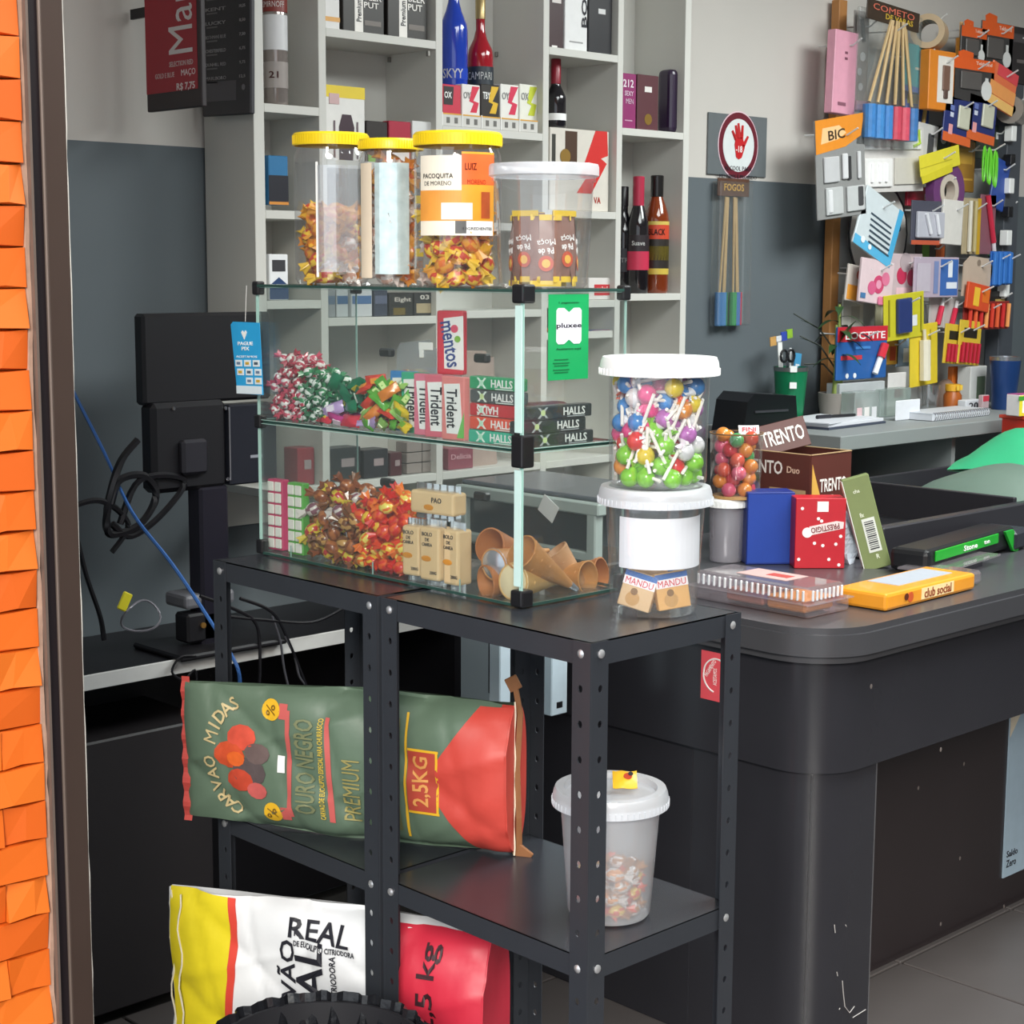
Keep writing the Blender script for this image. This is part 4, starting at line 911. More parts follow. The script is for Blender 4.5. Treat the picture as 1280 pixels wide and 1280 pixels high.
# third column
bottle('tall cobalt blue vodka bottle beside the red one', 567, Z3[0], .33, .033, .013, M('#1f3fae', .12, coat=.5, var=.12), M('#24306a', .3), .03, ((.34, .42, M('#2446b8', .2), ('SKYY', .05, .022, WHITE)),), .04, .68)
bottle('red bitter bottle with a dark label beside the blue bottle', 600, Z3[0], .31, .031, .011, M('#a01a28', .1, coat=.5, var=.12), M('#b09a6a', .3, .5), .05, ((.30, .34, WHITE), (.34, .48, M('#26303a', .4), ('CAMPARI', .065, .018, WHITE)), (.22, .30, M('#b9d2d6', .4))), .045, .56)
tr = thing('pack_tray', 'clear price tray under the row of coloured cigarette packs', 'tray', (P(612, 200, Y=SF+.01).x, SF + .012, Z3[0])); wd = P(672, 200, Y=SF+.01).x - P(553, 200, Y=SF+.01).x
obj('tray_front', G().box((0, -.006, .014), (wd, .002, .026), .0005), M('#cfcdc8', .4), tr); obj('tray_base', G().box((0, .012, .002), (wd, .036, .003)), M('#cfcdc8', .4), tr); obj('tray_edge', G().box((0, -.006, .028), (wd, .003, .003)), M('#d9a23c', .4), tr)
for i in range(5):
    for s in (-.2, .2): decal(tr, M('#6a6864', .5), wd * (-.4 + .2 * i + .2 * s), .014, .010, .013, -.007, 'barcode')
    obj('tray_divider', G().box((wd * (-.5 + .2 * i), -.007, .016), (.002, .003, .03)), WHITE, tr)
for i, (c, c2, nm) in enumerate((('#c8324a', '#2a2226', 'red with black panel'), ('#e6e2de', '#d42a48', 'white with red zigzag'), ('#2a2420', '#e2b52a', 'black with yellow zigzag'), ('#e8e6e0', '#d42f52', 'white with crimson zigzag'), ('#e6e6da', '#c2cc3a', 'white with lime zigzag'))):
    p0 = 553 + i * 24
    t = sbx('cigarette_pack', f'{nm} cigarette pack in the price tray', 'pack', p0, p0 + 23.4, 106, Z3[0] + .004, c, .024, .022)
    D(t, c2, 0, 0, 0, 0, 0, poly=[(-.05, .34), (.3, .34), (.42, .58), (.12, .62), (.46, .96), (.06, .96), (-.1, .6), (.14, .56)] if i else [(-.45, .5), (.05, .5), (.1, .95), (-.45, .95)]); TX(t, ('OX', 'OY', 'TBY', 'OY', 'OX')[i], WHITE if i in (0, 2) else M('#8a8a8a', .5), -.22, .74, .4, .16, 1)
bx = thing('reflection_shape', 'brownish sack shape standing in for a reflection behind the upright red sweet pack', 'bag', (2.80, SF + .09, Z3[3]), R(6)); obj('sack_body', G().grid(lambda u, v: (.11 * math.cos(2*PI*u) * (1 - .25 * v), .055 * math.sin(2*PI*u) + .006 * math.sin(9*u*PI + 4*v), v * .26), 24, 6, closed=True), M('#a8948a', .7, var=.12), bx, smooth=True)  # brown shape added in place of an outside reflection in the case glass
obj('folded_top', G().box((0, 0, .262), (.15, .02, .03), .004, (0, .05, 0)), M('#a8948a', .7), bx)
# fourth column
t = sbx('perfume_box', 'dark maroon perfume box left of the white one', 'box', 682, 705, -60, Z4[0], '#3a2226'); D(t, '#d8d0cc', .1, .5, .5, .05); D(t, '#e8e4e0', 0, .02, .3, .02)
t = sbx('perfume_box', 'white perfume box with vertical black lettering', 'box', 706, 735, -60, Z4[0], '#e4e4e4'); TX(t, 'BOSS', INK, .35, .5, .5, .24, 1, 90); D(t, '#9a9a9a', 0, .09, .6, .015)
t = sbx('perfume_box', 'black perfume box right of the white one', 'box', 736, 766, -60, Z4[0], '#26262a'); D(t, '#d4d4d4', .05, .42, .3, .05)
bottle('dark wine bottle with crimson foil in the fourth column', 694, P(720, 160, Y=SF+.02).z, .165, .026, .0115, M('#1c1a1e', .12, coat=.4), M('#8a1f30', .3), .06, ((.10, .2, WHITE),), .03, .42)
t = sbx('picture_box', 'white box with a red lightning flash and a small figure', 'box', 686, 762, 162, Z4[1], '#d6d0c6', .05, .02)
D(t, '#cf2f2c', 0, 0, 0, 0, 0, poly=[(.26, 1.0), (.46, 1.0), (.48, .7), (.36, .66), (.46, .6), (.2, .22), (-.05, .22), (.1, .4), (.0, .42)]); D(t, '#4a3426', -.15, .72, .2, .5, 0); D(t, '#3a3a34', -.44, .72, .06, .4, 0); disc(t, M('#8a6a2a', .4), -.25 * t['_w'], .66 * t['_h'], .018, t['_d'] - .001); TX(t, 'VA', '#b03a2a', .3, .14, .12, .08)
t = sbx('snack_box', 'red and white small pack standing right of the big bucket', 'pack', 735, 763, 346, Z4[2], '#d9d4d0', .03, tall=.055); D(t, '#c23a3f', .1, .45, .7, .5); TX(t, 'mini', WHITE, .1, .5, .5, .2, 1)
t = sbx('snack_box', 'blue carton with orange print seen through the case end', 'box', 738, 764, 376, Z4[2] - .0, '#3a4f8a', .03, .006); t.location.z = Z4[2] - .075; D(t, '#c9702f', 0, .4, .9, .35); D(t, '#e2e4ea', -.1, .75, .5, .12)
t = sbx('snack_box', 'brown carton seen left of the green sign', 'box', 682, 704, 372, Z4[2], '#a85a3c', .03, .006); t.location.z = Z4[2] - .075
bd = obj('shelf_board', G().box((3.114 - 2.13, .09, Z4[2] - .086), (.24, .17, .018)), SHM, us)
# fifth column
t = sbx('perfume_box', 'magenta perfume box with pale lettering at the left of its shelf', 'box', 776, 795, 92, Z5[0], '#8c2f66'); TX(t, '212', '#e8dce4', -.05, .82, .7, .14); TX(t, 'SEXY', '#d8b8cc', -.0, .64, .6, .09); TX(t, 'MEN', '#d8b8cc', .05, .5, .5, .09); D(t, '#c99ab4', 0, .15, .5, .02)
t = sbx('perfume_box', 'brown perfume box with gold seal between magenta and purple ones', 'box', 796, 823, 94, Z5[0], '#5a3238'); disc(t, M('#9a7a3a', .35, .5), .02 * t['_w'], .2 * t['_h'], .014, t['_d']); D(t, '#e0dcd8', 0, .74, .34, .1)
t = thing('perfume_tin', 'dark purple rounded perfume tin at the right of its shelf', 'box', (P(838, 160, Y=SF+.05).x, SF + .05, Z5[0] + .0005)); hh = P(838, 86, Y=SF+.03).z - Z5[0]
obj('tin_body', G().box((0, 0, hh/2), (.058, .052, hh), .014, seg=3), M('#2a1836', .3, coat=.3), t); decal(t, M('#6a2a86', .35), .022, hh*.55, .012, hh*.8, -.0262); decal(t, M('#e6dcec', .4), .006, hh*.82, .02, .02, -.0265)
bottle('black wine bottle half hidden at the left of the lower bottles', 780, Z5[1], .275, .029, .0125, M('#17171b', .12, coat=.4), M('#1c1c20', .3), .05, ((.2, .42, M('#26262c', .5), ('PTR', .03, .012, M('#9a9a9a', .5))),), .06, .56)
bottle('dark wine bottle with red foil and pink label', 799, Z5[1], .30, .029, .0135, M('#1a171b', .12, coat=.4), M('#b02a46', .35), .075, ((.20, .36, M('#c2304e', .4)), (.36, .50, M('#2a2226', .4), ('Suave', .035, .012, WHITE))), .02, .56)
bottle('amber rum bottle with black cap and gold-edged label', 822, Z5[1], .305, .033, .0155, M('#7a3418', .08, coat=.5, var=.2), M('#1c1a1a', .25), .055, ((.16, .21, M('#c9b04a', .35)), (.21, .46, M('#2a2420', .4)), (.46, .58, M('#c8452a', .4), ('BLACK', .045, .016, M('#2a1a14', .4))), (.58, .61, M('#d0b85a', .35)), (.28, .4, M('#8a7a2a', .4))), .012, .62)
# dim goods low in the shelving, seen through the case
for p0, p1, pt, zs, c, nm, lab in ((372, 394, 560, 1.02, '#8a2a34', 'box', 'red box with a ring emblem seen low through the case'), (410, 452, 560, 1.02, '#1c1b1e', 'box', 'black carton seen low through the case, beside the red one'), (455, 486, 562, 1.02, '#26262a', 'box', 'dark carton with pale star print seen low through the case'), (488, 503, 566, 1.02, '#4a2228', 'box', 'maroon carton seen low through the case')):
    t = sbx('carton_box', lab, nm, p0, p1, pt, zs, c, .05); D(t, '#9a8a8a', .1, .55, .4, .25)
pk = thing('small_carton', 'small grey carton in the stack of six low in the shelving', 'box', (0, 0, 0), 0, 'six small grey cartons'); obj('carton', G().box((0, 0, .0125), (.046, .04, .023), .001), M('#8a807a', .5), pk)
xa = P(516, 570, Y=SF + .04).x
for r in range(3):
    for c in range(2):
        loc = (xa - .012 + c * .048, SF + .04, 1.0205 + r * .025)
        if r == c == 0: pk.location = loc
        else: dup(pk, loc)
t = sbx('snack_box', 'dusky pink carton seen through the right half of the case', 'box', 560, 592, 560, 1.02, '#8a4a56', .05); TX(t, 'Delicia', '#c99aa0', 0, .6, .8, .25)
# ------------------------------------------------------------------ dark desk, monitor and cables on the left
ld = thing('computer_desk', 'dark desk with a pale edge band behind the racks', 'desk', (1.9, 2.87, 0)); LZ = .722
DW = M('#17161a', .4)
obj('desk_top', G().box((0, .155, LZ - .013), (1.5, .31, .026)), DW, ld); obj('edge_band', G().box((0, -.003, LZ - .013), (1.5, .006, .030), .001), M('#c9c8c6', .45), ld)
obj('back_panel', G().box((0, .29, LZ/2), (1.46, .018, LZ - .04)), DW, ld); obj('side_panel', G().box((-.3, .16, LZ/2 - .013), (.02, .26, LZ - .03)), DW, ld); obj('side_panel', G().box((.7, .16, LZ/2 - .013), (.02, .28, LZ - .03)), DW, ld)
obj('drawer_unit', G().box((-.12, .16, .3), (.30, .26, .56), .004), M('#2a2729', .4), ld)
mo = thing('computer_monitor', 'black computer monitor on its stand in front of the grey wall', 'monitor', (1.958, 2.93, LZ)); MK = M('#18171b', .42); z = lambda py: P(250, py, Y=2.93).z - LZ
zt, zm_, zb = z(391), z(503), z(607)
obj('screen_back', G().box((0, .01, (zt + zm_)/2), (.305, .035, zt - zm_), .006), MK, mo); obj('lower_housing', G().box((-.06, -.002, (zm_ + zb)/2), (.175, .05, zm_ - zb + .01), .01), M('#141318', .45), mo)
sp = obj('side_box', G().box((.088, -.006, (zm_ + zb)/2 - .004), (.118, .05, zm_ - zb - .005), .003), M('#1e2029', .35), mo); decal(sp, M('#8a8c96', .4), .094, (zm_+zb)/2 - .03, .03, .006, -.031, 'emblem'); obj('panel_edge', G().box((.027, -.034, (zm_+zb)/2), (.002, .003, zm_ - zb - .02)), M('#9a9aa2', .3, .6), sp)
obj('mount_bracket', G().box((-.06, -.034, (zm_+zb)/2 - .02), (.06, .02, .07), .006), M('#26252c', .4), mo)
obj('stand_column', G().box((-.005, .0, zb/2), (.07, .05, zb), .006), M('#1e1c26', .3), mo); obj('stand_base', G().box((-.005, 0, .006), (.26, .18, .012), .004), MK, mo)
for x_, zz in ((.022, zm_ - .012), (.024, zb + .012), (-.10, zm_ - .006)): obj('screw', G().cyl((x_, -.027, zz), .004, .003, 8, (PI/2, 0, 0)), CHROME, mo)
CK = M('#121116', .4)
def cable(label, pts, r, mt=CK, Y=2.9, close=False):
    """pts = (px, py[, Y]) control points, smoothed"""
    v = [P(p[0], p[1], Y=p[2] if len(p) > 2 else Y) for p in pts]; out = []
    n = len(v)
    for i in range(n - 1):
        a, b, c, d = v[max(i-1, 0)], v[i], v[i+1], v[min(i+2, n-1)]
        for k in range(6):
            t = k / 6; out.append(.5 * ((2*b) + (c-a)*t + (2*a-5*b+4*c-d)*t*t + (3*b-a-3*c+d)*t**3))
    out.append(v[-1]); o = obj('cable', G().tube(out, r, 6), mt, smooth=True); tag(o, label, 'cable'); return o
cable('thin cable turning from dark to blue, slanting down across the wall', [(80, 462, 3.12), (92, 490, 3.1), (130, 565, 3.0), (165, 640, 2.86), (215, 705, 2.72), (262, 775, 2.6), (295, 830, 2.5), (300, 860, 2.5)], .0035, M('#3a66a8', .35))
cable('thick black cable arching left of the monitor', [(172, 550), (152, 575), (140, 610), (133, 650), (140, 668), (175, 655), (195, 620), (180, 595), (150, 600), (138, 630)], .008)
cable('black cable looping out to the door frame', [(60, 655), (95, 632), (125, 626), (150, 640), (160, 660), (140, 690)], .006)
cable('black cable running down beside the door frame', [(88, 640), (98, 680), (108, 720), (125, 770), (130, 800)], .005)
cable('second thick black loop hanging below the monitor', [(150, 655), (175, 600), (230, 600), (205, 640), (165, 670), (140, 655)], .007)
rg = thing('tagged_cable_ring', 'thin wire ring with a yellow tag standing on the dark desk', 'cable', P(176, 800, Y=2.84))
c0 = P(176, 770, Y=2.84) - rg.location
obj('wire_ring', G().tube([(c0.x + .042 * math.cos(a), c0.y + .01 * math.sin(2*a), c0.z + .030 * math.sin(a)) for a in [2*PI*i/24 for i in range(24)]], .0022, 5, closed=True), M('#8a8890', .35, .4), rg)
c1 = P(156, 752, Y=2.835) - rg.location; obj('tag', G().box(c1, (.022, .004, .036), .002, (0, R(28), 0)), M('#d9cc2a', .5), rg)
for i, (lab, pts) in enumerate((('black cable draped over the desk edge behind the far rack post', [(250, 745), (290, 760), (320, 780), (325, 830), (322, 880)]), ('black cable falling from the desk edge in a fork', [(300, 748), (340, 765), (360, 800), (380, 850), (385, 862)]), ('black cable bundle lying along the desk', [(280, 770), (330, 775), (390, 778), (430, 760)]), ('thin black cable hanging in a loop at the desk edge', [(245, 820), (225, 822), (215, 840), (230, 850), (245, 840), (243, 905)]), ('grey cable twisting over the desk edge', [(340, 770), (350, 800), (355, 835), (362, 865)]), ('short grey lead ending above the green sack', [(356, 795), (368, 820), (374, 845), (384, 858)]))):
    cable(lab, [(a, b, 2.84) for a, b in pts], .0035 if i < 3 else .0025, CK if i < 4 else M('#4a4a50', .4))
ad = thing('power_adapter', 'black power adapter with a small brass socket on the dark desk', 'adapter', P(245, 800, Y=2.93)); obj('body', G().box((0, 0, .03), (.07, .05, .06), .005), MK, ad); obj('socket', G().cyl((0, -.026, .035), .006, .004, 12, (PI/2, 0, 0)), M('#b98a4a', .3, .7), ad)
rt = thing('router', 'grey flat router with a pale blue light beside the far rack post', 'router', P(250, 755, Y=2.95)); obj('body', G().box((0, 0, .015), (.12, .08, .03), .008, seg=2), M('#6a6a70', .4), rt); obj('status_light', G().box((.012, -.041, .04), (.016, .004, .028), .001), M('#8fb6d8', .3), rt)
st_ = thing('white_metal_legs', 'white metal bench uprights seen between the rack posts', 'bench', (2.2, 2.3, 0)); WL = M('#c9dbe6', .35)
for p0, p1 in ((618, 645), (683, 703)):
    x0, x1 = P(p0, 820, Y=2.3).x, P(p1, 820, Y=2.3).x; zb_ = P(p1, 889, Y=2.3).z if p0 > 650 else .2; zt_ = .86
    u = obj('upright', G().box(((x0+x1)/2 - 2.2, 0, (zb_+zt_)/2), (x1 - x0, .03, zt_ - zb_), .002), WL, st_)
    if p0 > 650: decal(u, BLACK, (x0+x1)/2 - 2.2, zb_ + .02, .016, .012, -.015, 'slot')
obj('top_rail', G().box((.06, .0, .875), (.36, .035, .03), .002), WL, st_); obj('foot', G().box((-.06, 0, .1), (.04, .03, .2)), WL, st_)
# grey tilted-glass machine on the counter, seen through the case
gm = thing('counter_machine', 'pale grey framed machine with a dark window, seen through the case', 'appliance', (2.56, 2.62, .862), -PI/2); GM = M('#a9b4b0', .4)
gz = 1.015 - .862; L_ = .42
obj('base', G().box((0, .10, .012), (L_, .20, .024), .004), BLACK, gm)
fr = obj('frame', G().box((0, .0, gz - .012), (L_ + .02, .028, .026), .003), GM, gm); obj('frame', G().box((0, .0, .04), (L_, .024, .02), .003), GM, gm)
for s in (-1, 1): obj('frame', G().box((s * (L_/2 - .012), 0, gz/2 + .01), (.026, .026, gz - .03), .003), GM, gm)
obj('window', G().box((0, .004, gz/2 + .01), (L_ - .05, .006, gz - .06)), M('#2f3338', .12, spec=.8), gm); obj('lid', G().box((0, .13, gz + .006), (L_ + .02, .25, .01), .003), M('#5a5e66', .25), gm)
obj('paper_tag', G().box((.08, -.018, gz - .022), (.05, .001, .04), 0, (0, R(30), 0)), WHITE, gm)

# ------------------------------------------------------------------ signs on the wall
fs = thing('flag_sign', 'red flag sign with large sideways white lettering and a price', 'sign', (1.95, 3.02, 0), -PI/2)
y0, y1 = P(183, 100, X=1.95).y, P(252, 100, X=1.95).y; w = y0 - y1; zl = P(215, 137, X=1.95).z; fs.location = (1.95, (y0+y1)/2, zl); fs.rotation_euler = (0, R(0), -PI/2)
obj('board', G().box((0, .006, .30), (w, .012, .60), .002), M('#2a2226', .5), fs); decal(fs, M('#a3182c', .45), -.006, .31, w * .93, .55, -.0001, 'print_area')
text('Marlboro', fs, M('#d8d4d4', .5), .03, .262, .31, .085, -.001, 90); text('SELECTION RED', fs, M('#c9b4b4', .5), .03, .088, .085, .010, -.001); text('GOLD E BLUE', fs, M('#c9a8a8', .5), -.03, .068, .07, .010, -.001); text('MAÇO', fs, M('#e2d8d8', .5), .055, .068, .05, .015, -.001); text('R$ 7,75', fs, M('#e2d8d8', .5), .045, .042, .065, .016, -.001)
obj('wall_bracket', G().box((-w/2 - .03, .006, .2), (.06, .006, .02)), BLACK, fs)
ps = thing('price_board', 'dark grey price list board on the end of the white shelving', 'sign', (2.105, 3.07, 0), -PI/2)
y0, y1 = P(252, 120, X=2.105).y, P(313, 120, X=2.105).y; w = y0 - y1; zl = P(285, 144, X=2.105).z; ps.location = (2.105, (y0+y1)/2, zl); ps.rotation_euler = (0, R(1.5), -PI/2)
obj('board', G().box((0, .006, .32), (w, .012, .64), .003), M('#3a393e', .45), ps)
for i, (a_, b_) in enumerate((('MINISTER BOX', '5,50'), ('KENT', '10,25'), ('LUCKY', '8,50'), ('ROTHMANS BLUE', '7,50'), ('CHESTERFIELD', '6,75'), ('DUNHILL RED', '9,75'), ('MARLBORO', '12,5'))):
    text(a_, ps, M('#a9a7a9', .5), -w * .2, .245 - i * .028, w * .42, .007, -.0008); text(b_, ps, M('#a9a7a9', .5), w * .34, .245 - i * .028, w * .12, .007, -.0008); decal(ps, M('#7a787a', .5), -w * .28, .237 - i * .028, w * .22, .003, -.0001, 'print_line')
decal(ps, M('#5f5d62', .5), -w * .1, .05, w * .62, .04, -.0001); disc(ps, M('#8a888c', .5), w * .36, .055, .006, -.0003)
ns = thing('prohibition_sign', 'grey square wall sign with a red hand in a white circle', 'sign', (0, 0, 0)); a = P(886, 140, Y=WY - .006); b = P(957, 222, Y=WY - .006); w, hh = b.x - a.x, a.z - b.z; ns.location = ((a.x+b.x)/2, WY - .004, (a.z+b.z)/2)
obj('plate', G().box((0, 0, 0), (w, .006, hh), .001), M('#676d70', .5), ns)
for r_, c_, k in ((.40, '#e8c8d2', 1), (.385, '#6a1a2a', 2), (.31, '#dfe4e4', 3)): obj('ring', G().lathe([(0, 0), (r_ * w * .86, 0), (r_ * w * .86, .0008), (0, .0008)], 40, (.0, -.003 - k * .0008 + .0008, .0), (PI/2, 0, 0), sy=1.06), M(c_, .5), ns)
RH = M('#c41f24', .5); yk = -.0062
decal(ns, RH, 0, -.02 * w, 0, 0, yk, 'hand_palm', [(-.075*w, .02*w), (-.06*w, .10*w), (.065*w, .10*w), (.10*w, .0), (.05*w, -.11*w), (.0, -.13*w), (-.045*w, -.11*w)])
for x0_, z0_, x1_, z1_ in ((-.055, .06, -.12, .15), (-.03, .08, -.065, .21), (.005, .08, -.02, .235), (.04, .08, .055, .215), (.075, .0, .15, .10)): obj('hand_finger', G().tube([(x0_*w, yk, z0_*w), (x1_*w, yk, z1_*w)], [.021*w, .014*w], 6), RH, ns)
text('-18', ns, WHITE, .0, -.04*w, .11*w, .07*w, yk - .0012); text('ÁLCOOL PARA', ns, INK, 0, -.24*w, .46*w, .06*w, yk); text('MENORES É PROIBIDO', ns, INK, 0, -.33*w, .64*w, .05*w, yk); text('CRIME', ns, M('#a02a34', .5), 0, -.40*w, .2*w, .04*w, yk)
# hanging bag of rocket sticks on the grey wall
def sticks(t, n, w, h, tipcols, tiph, y=-.012, spread=1):
    STKM = M('#c9a878', .6, var=.15)
    for i in range(n):
        u = (i + .5) / n - .5; x0_ = u * w * .55; x1_ = u * w * .95 * spread + .004 * math.sin(i * 2.1)
        obj('stick', G().tube([(x0_, y + .006 * (i % 3), h * .98), (x1_, y + .006 * (i % 3), tiph * .7)], .0035, 6), STKM, t)
        obj('rocket_tube', G().cyl((x1_, y + .006 * (i % 3), .004), w / n * .52, tiph, 10), M(tipcols[i % len(tipcols)], .4), t)
a = P(897, 224, Y=WY - .03); b = P(934, 408, Y=WY - .03); w, hh = b.x - a.x, a.z - b.z
hb = thing('rocket_bag', 'hanging clear bag of rocket sticks with blue and red ends on the grey wall', 'packet', ((a.x+b.x)/2, WY - .022, b.z))
obj('header_card', G().box((.006, 0, hh - .02), (w * .95, .004, .05), .001), M('#5a3a2a', .5, var=.6, sc=40), hb); sticks(hb, 6, w * .9, hh - .04, ('#3f78b0', '#4a86bc', '#2f7a4a', '#3f9a5a', '#4a78b8', '#c0394a'), .095, -.004)
BAG = clear('film_bag', (.93, .94, .94), .05, .1, .05, (.8, .85, .85), .5)
obj('film', G().box((0, -.004, hh/2), (w, .034, hh * .98), .004), BAG, hb); text('FOGOS', hb, M('#d9a84a', .5), .006, hh - .02, w * .6, .02, -.0035)
# ------------------------------------------------------------------ pegboard with hanging goods
pg = thing('pegboard', 'pale wall board with a wooden edge strip and rows of white wire hooks', 'pegboard', (4.375, WY - .02, DZ))
obj('board', G().box((.46, .008, .56), (.92, .012, 1.12)), M('#b9bab8', .6, var=.04), pg)
obj('wood_strip', G().box((.0, -.012, .62), (.04, .03, 1.24), .002), M('#b07a45', .55, var=.2, sc=12), pg)
rl = thing('dark_upright', 'dark grey steel upright with black and white clips at the right edge', 'upright', (P(1268, 250, Y=3.05).x, 3.05, DZ)); obj('rail', G().box((.01, .04, .55), (.09, .05, 1.1), .002), M('#474b52', .45), rl)
for i in range(7): obj('clip', G().box((-.035, .005, .38 + i * .085), (.03, .03, .035 if i % 2 else .05), .002), BLACK if i % 2 else WHITE, rl)
HK = M('#dedede', .35)
_hk = None
def hookat(x, z, y):
    global _hk
    L_ = (WY - .02) - y + .03
    g = G(); g.tube([(0, 0, 0), (0, -L_ * .85, -.006), (0, -L_ - .01, .012)], .0028, 6)
    obj('wire_hook', g, HK, pg, (x - 4.375, 0, z - DZ))
def hang(name, label, cat, bx, Y, col, parts=(), dep=.006, roll=0, hook=True, group=None, film=False, base=None, shape=None, yaw=0):
    """card or packet hanging from a hook; bx = pixel box of its front face; parts are in fractions of its size"""
    a = P(bx[0], (bx[1]+bx[3])/2, Y=Y); b = P(bx[2], (bx[1]+bx[3])/2, Y=Y); cx = (bx[0]+bx[2])/2
    zt_, zb_ = P(cx, bx[1], Y=Y).z, P(cx, bx[3], Y=Y).z; w, hh = (b.x - a.x) * 1.13, (zt_ - zb_) * 1.1
    t = thing(name, label, cat, ((a.x+b.x)/2, Y, zb_ + hh/2), 0, group, (0, R(roll), R(yaw)))
    if base != 'none':
        if shape: g = G().prism([(x * w, z * hh) for x, z in shape], dep, (0, 0, 0))
        else: g = G().box((0, dep/2, 0), (w, dep, hh), min(.002, dep * .3))
        obj('film' if film else 'card', g, BAG if film else M(col, .4, var=.08), t)
    for i, p in enumerate(parts):
        k = p[0]; y = -.0002 * (i + 1)
        if k == 'r': decal(t, M(p[1], .4), p[2]*w, p[3]*hh, p[4]*w, p[5]*hh, y, 'print_area')
        elif k == 'b': obj(p[7] if len(p) > 7 else 'blister', G().box((p[2]*w, -p[6]/2, p[3]*hh), (p[4]*w, p[6], p[5]*hh), min(.003, p[6]*.3)), p[1] if not isinstance(p[1], str) else M(p[1], .3), t)
        elif k == 'c': disc(t, M(p[1], .4), p[2]*w, p[3]*hh, p[4]*w, y, 'emblem', .0012)
        elif k == 'd': obj('roll_ring', G().lathe([(p[4]*w, -p[5]/2), (p[4]*w, p[5]/2), (p[4]*w*.6, p[5]/2), (p[4]*w*.6, -p[5]/2), (p[4]*w, -p[5]/2)], 24, (p[2]*w, -p[5]/2, p[3]*hh), (PI/2, 0, 0)), M(p[1], .35), t, smooth=True)
        elif k == 't': text(p[1], t, M(p[2], .5), p[3]*w, p[4]*hh, p[5]*w, p[6]*hh, y - .0008, p[7] if len(p) > 7 else 0)
        elif k == 'p': decal(t, M(p[1], .4), 0, 0, 0, 0, y, 'print_area', [(x*w, z*hh) for x, z in p[2]])
        elif k == 'u': obj(p[5] if len(p) > 5 else 'tube', G().tube([(x*w, yy, z*hh) for x, yy, z in p[2]], p[3], 8), p[1] if not isinstance(p[1], str) else M(p[1], .35), t, smooth=True)
    if hook: hookat(t.location.x + .02, zt_ - .012, Y)
    return t
Ya, Yb, Yc = 3.10, 3.06, 3.02
hang('gift_box', 'tall pink carton at the top left of the pegboard', 'box', (1044, 48, 1069, 143), Yb, '#e0a0b4', (('r', '#7a4a5a', .0, .24, .12, .03), ('r', '#7a4a5a', 0, .17, .12, .03), ('r', '#8a5a6a', -.1, -.38, .35, .04)), .03, 2)
hang('accessory_card', 'clear narrow packet with silver pieces beside the pink carton', 'packet', (1068, 25, 1084, 140), Ya, '#9a9490', (('u', '#2a2a2c', ((-.1, -.004, .42), (.1, -.004, .2)), .006), ('c', '#d8d8da', .1, .05, .18), ('c', '#c8c8cc', -.1, -.1, .15), ('c', '#d8d8dc', .0, -.25, .15), ('b', '#c99ab0', .1, -.44, .9, .1, .01)), .006)
rk = hang('rocket_bag', 'large bag of firework sticks with blue and red tubes at the top of the pegboard', 'packet', (1077, 30, 1146, 184), Yc, '#888888', (), .012, 0, True, None, True)
hh = P(1110, 30, Y=Yc).z - P(1110, 184, Y=Yc).z; w = P(1146, 100, Y=Yc).x - P(1077, 100, Y=Yc).x
bsk = bpy.data.objects
for i, c in enumerate(('#3f7fc0', '#4488c8', '#3f7fc0', '#c9465a', '#cf5266', '#3f74b0')):
    x1_ = (-.40 + i * .155) * w; x0_ = (-.05 + i * .05) * w
    obj('stick', G().tube([(x0_, -.008 + .004 * (i % 2), hh * .48), (x1_, -.008, -hh * .2)], .005, 6), M('#c8ab7c', .6, var=.15), rk); obj('stick', G().tube([(x0_ + .01, -.002, hh * .48), (x1_ + .008, -.004, -hh * .2)], .004, 6), M('#b89a6c', .6, var=.15), rk)
    obj('rocket_tube', G().cyl((x1_, -.010, -hh * .49), w * .07, hh * .27, 12), M(c, .4, var=.25, sc=60), rk)
obj('header_card', G().box((0, -.004, hh * .52), (w * .95, .004, hh * .16), .001, (0, R(4), 0)), M('#3a2c20', .5, var=.4, sc=40), rk); text('COMETO', rk, M('#d8705a', .5), 0, hh * .55, w * .75, hh * .05, -.0072, -4); text('DE VARAS', rk, M('#c9a83a', .5), .1 * w, hh * .49, w * .5, hh * .045, -.0072, -4)
rt_ = hang('tape_roll', 'beige roll of wide tape hanging at the top of the board', 'tape', (1141, 18, 1187, 70), Yb, '#000000', (), .01, base='none'); obj('tape_roll_body', G().lathe([(.052, -.05), (.052, .05), (.034, .05), (.034, -.05), (.052, -.05)], 28, (-.01, .0, 0), (0, PI/2, R(25))), M('#c0a888', .4), rt_, smooth=True); obj('core', G().lathe([(.034, -.048), (.034, .048)], 24, (-.01, 0, 0), (0, PI/2, R(25))), M('#9a9c94', .6), rt_, smooth=True)
hang('cloth_pack', 'teal cleaning cloth packet under the tape roll', 'packet', (1134, 62, 1163, 116), Yb, '#2a9094', (('r', '#c9c0b0', .1, .0, .5, .05), ('r', '#3a5a9a', 0, -.45, 1, .12)), .012, 3)
hang('glue_bottle', 'small amber glue bottle near the orange blister cards', 'bottle', (1184, 30, 1204, 76), Ya, '#c98a3a', (('u', '#d9902f', ((0, -.02, -.42), (0, -.02, .05)), .016, 'bottle_body'), ('u', '#e0b070', ((0, -.02, .05), (0, -.02, .45)), .006, 'nozzle')), .006, base='none')
hang('lighter_box', 'orange box with a white window showing a lighter', 'box', (1163, 70, 1192, 138), Yc, '#e08528', (('r', '#e8e2da', .12, .02, .6, .78), ('b', '#7a5a4c', .12, .05, .26, .42, .006), ('b', '#5a443c', .12, -.22, .14, .16, .006)), .035)
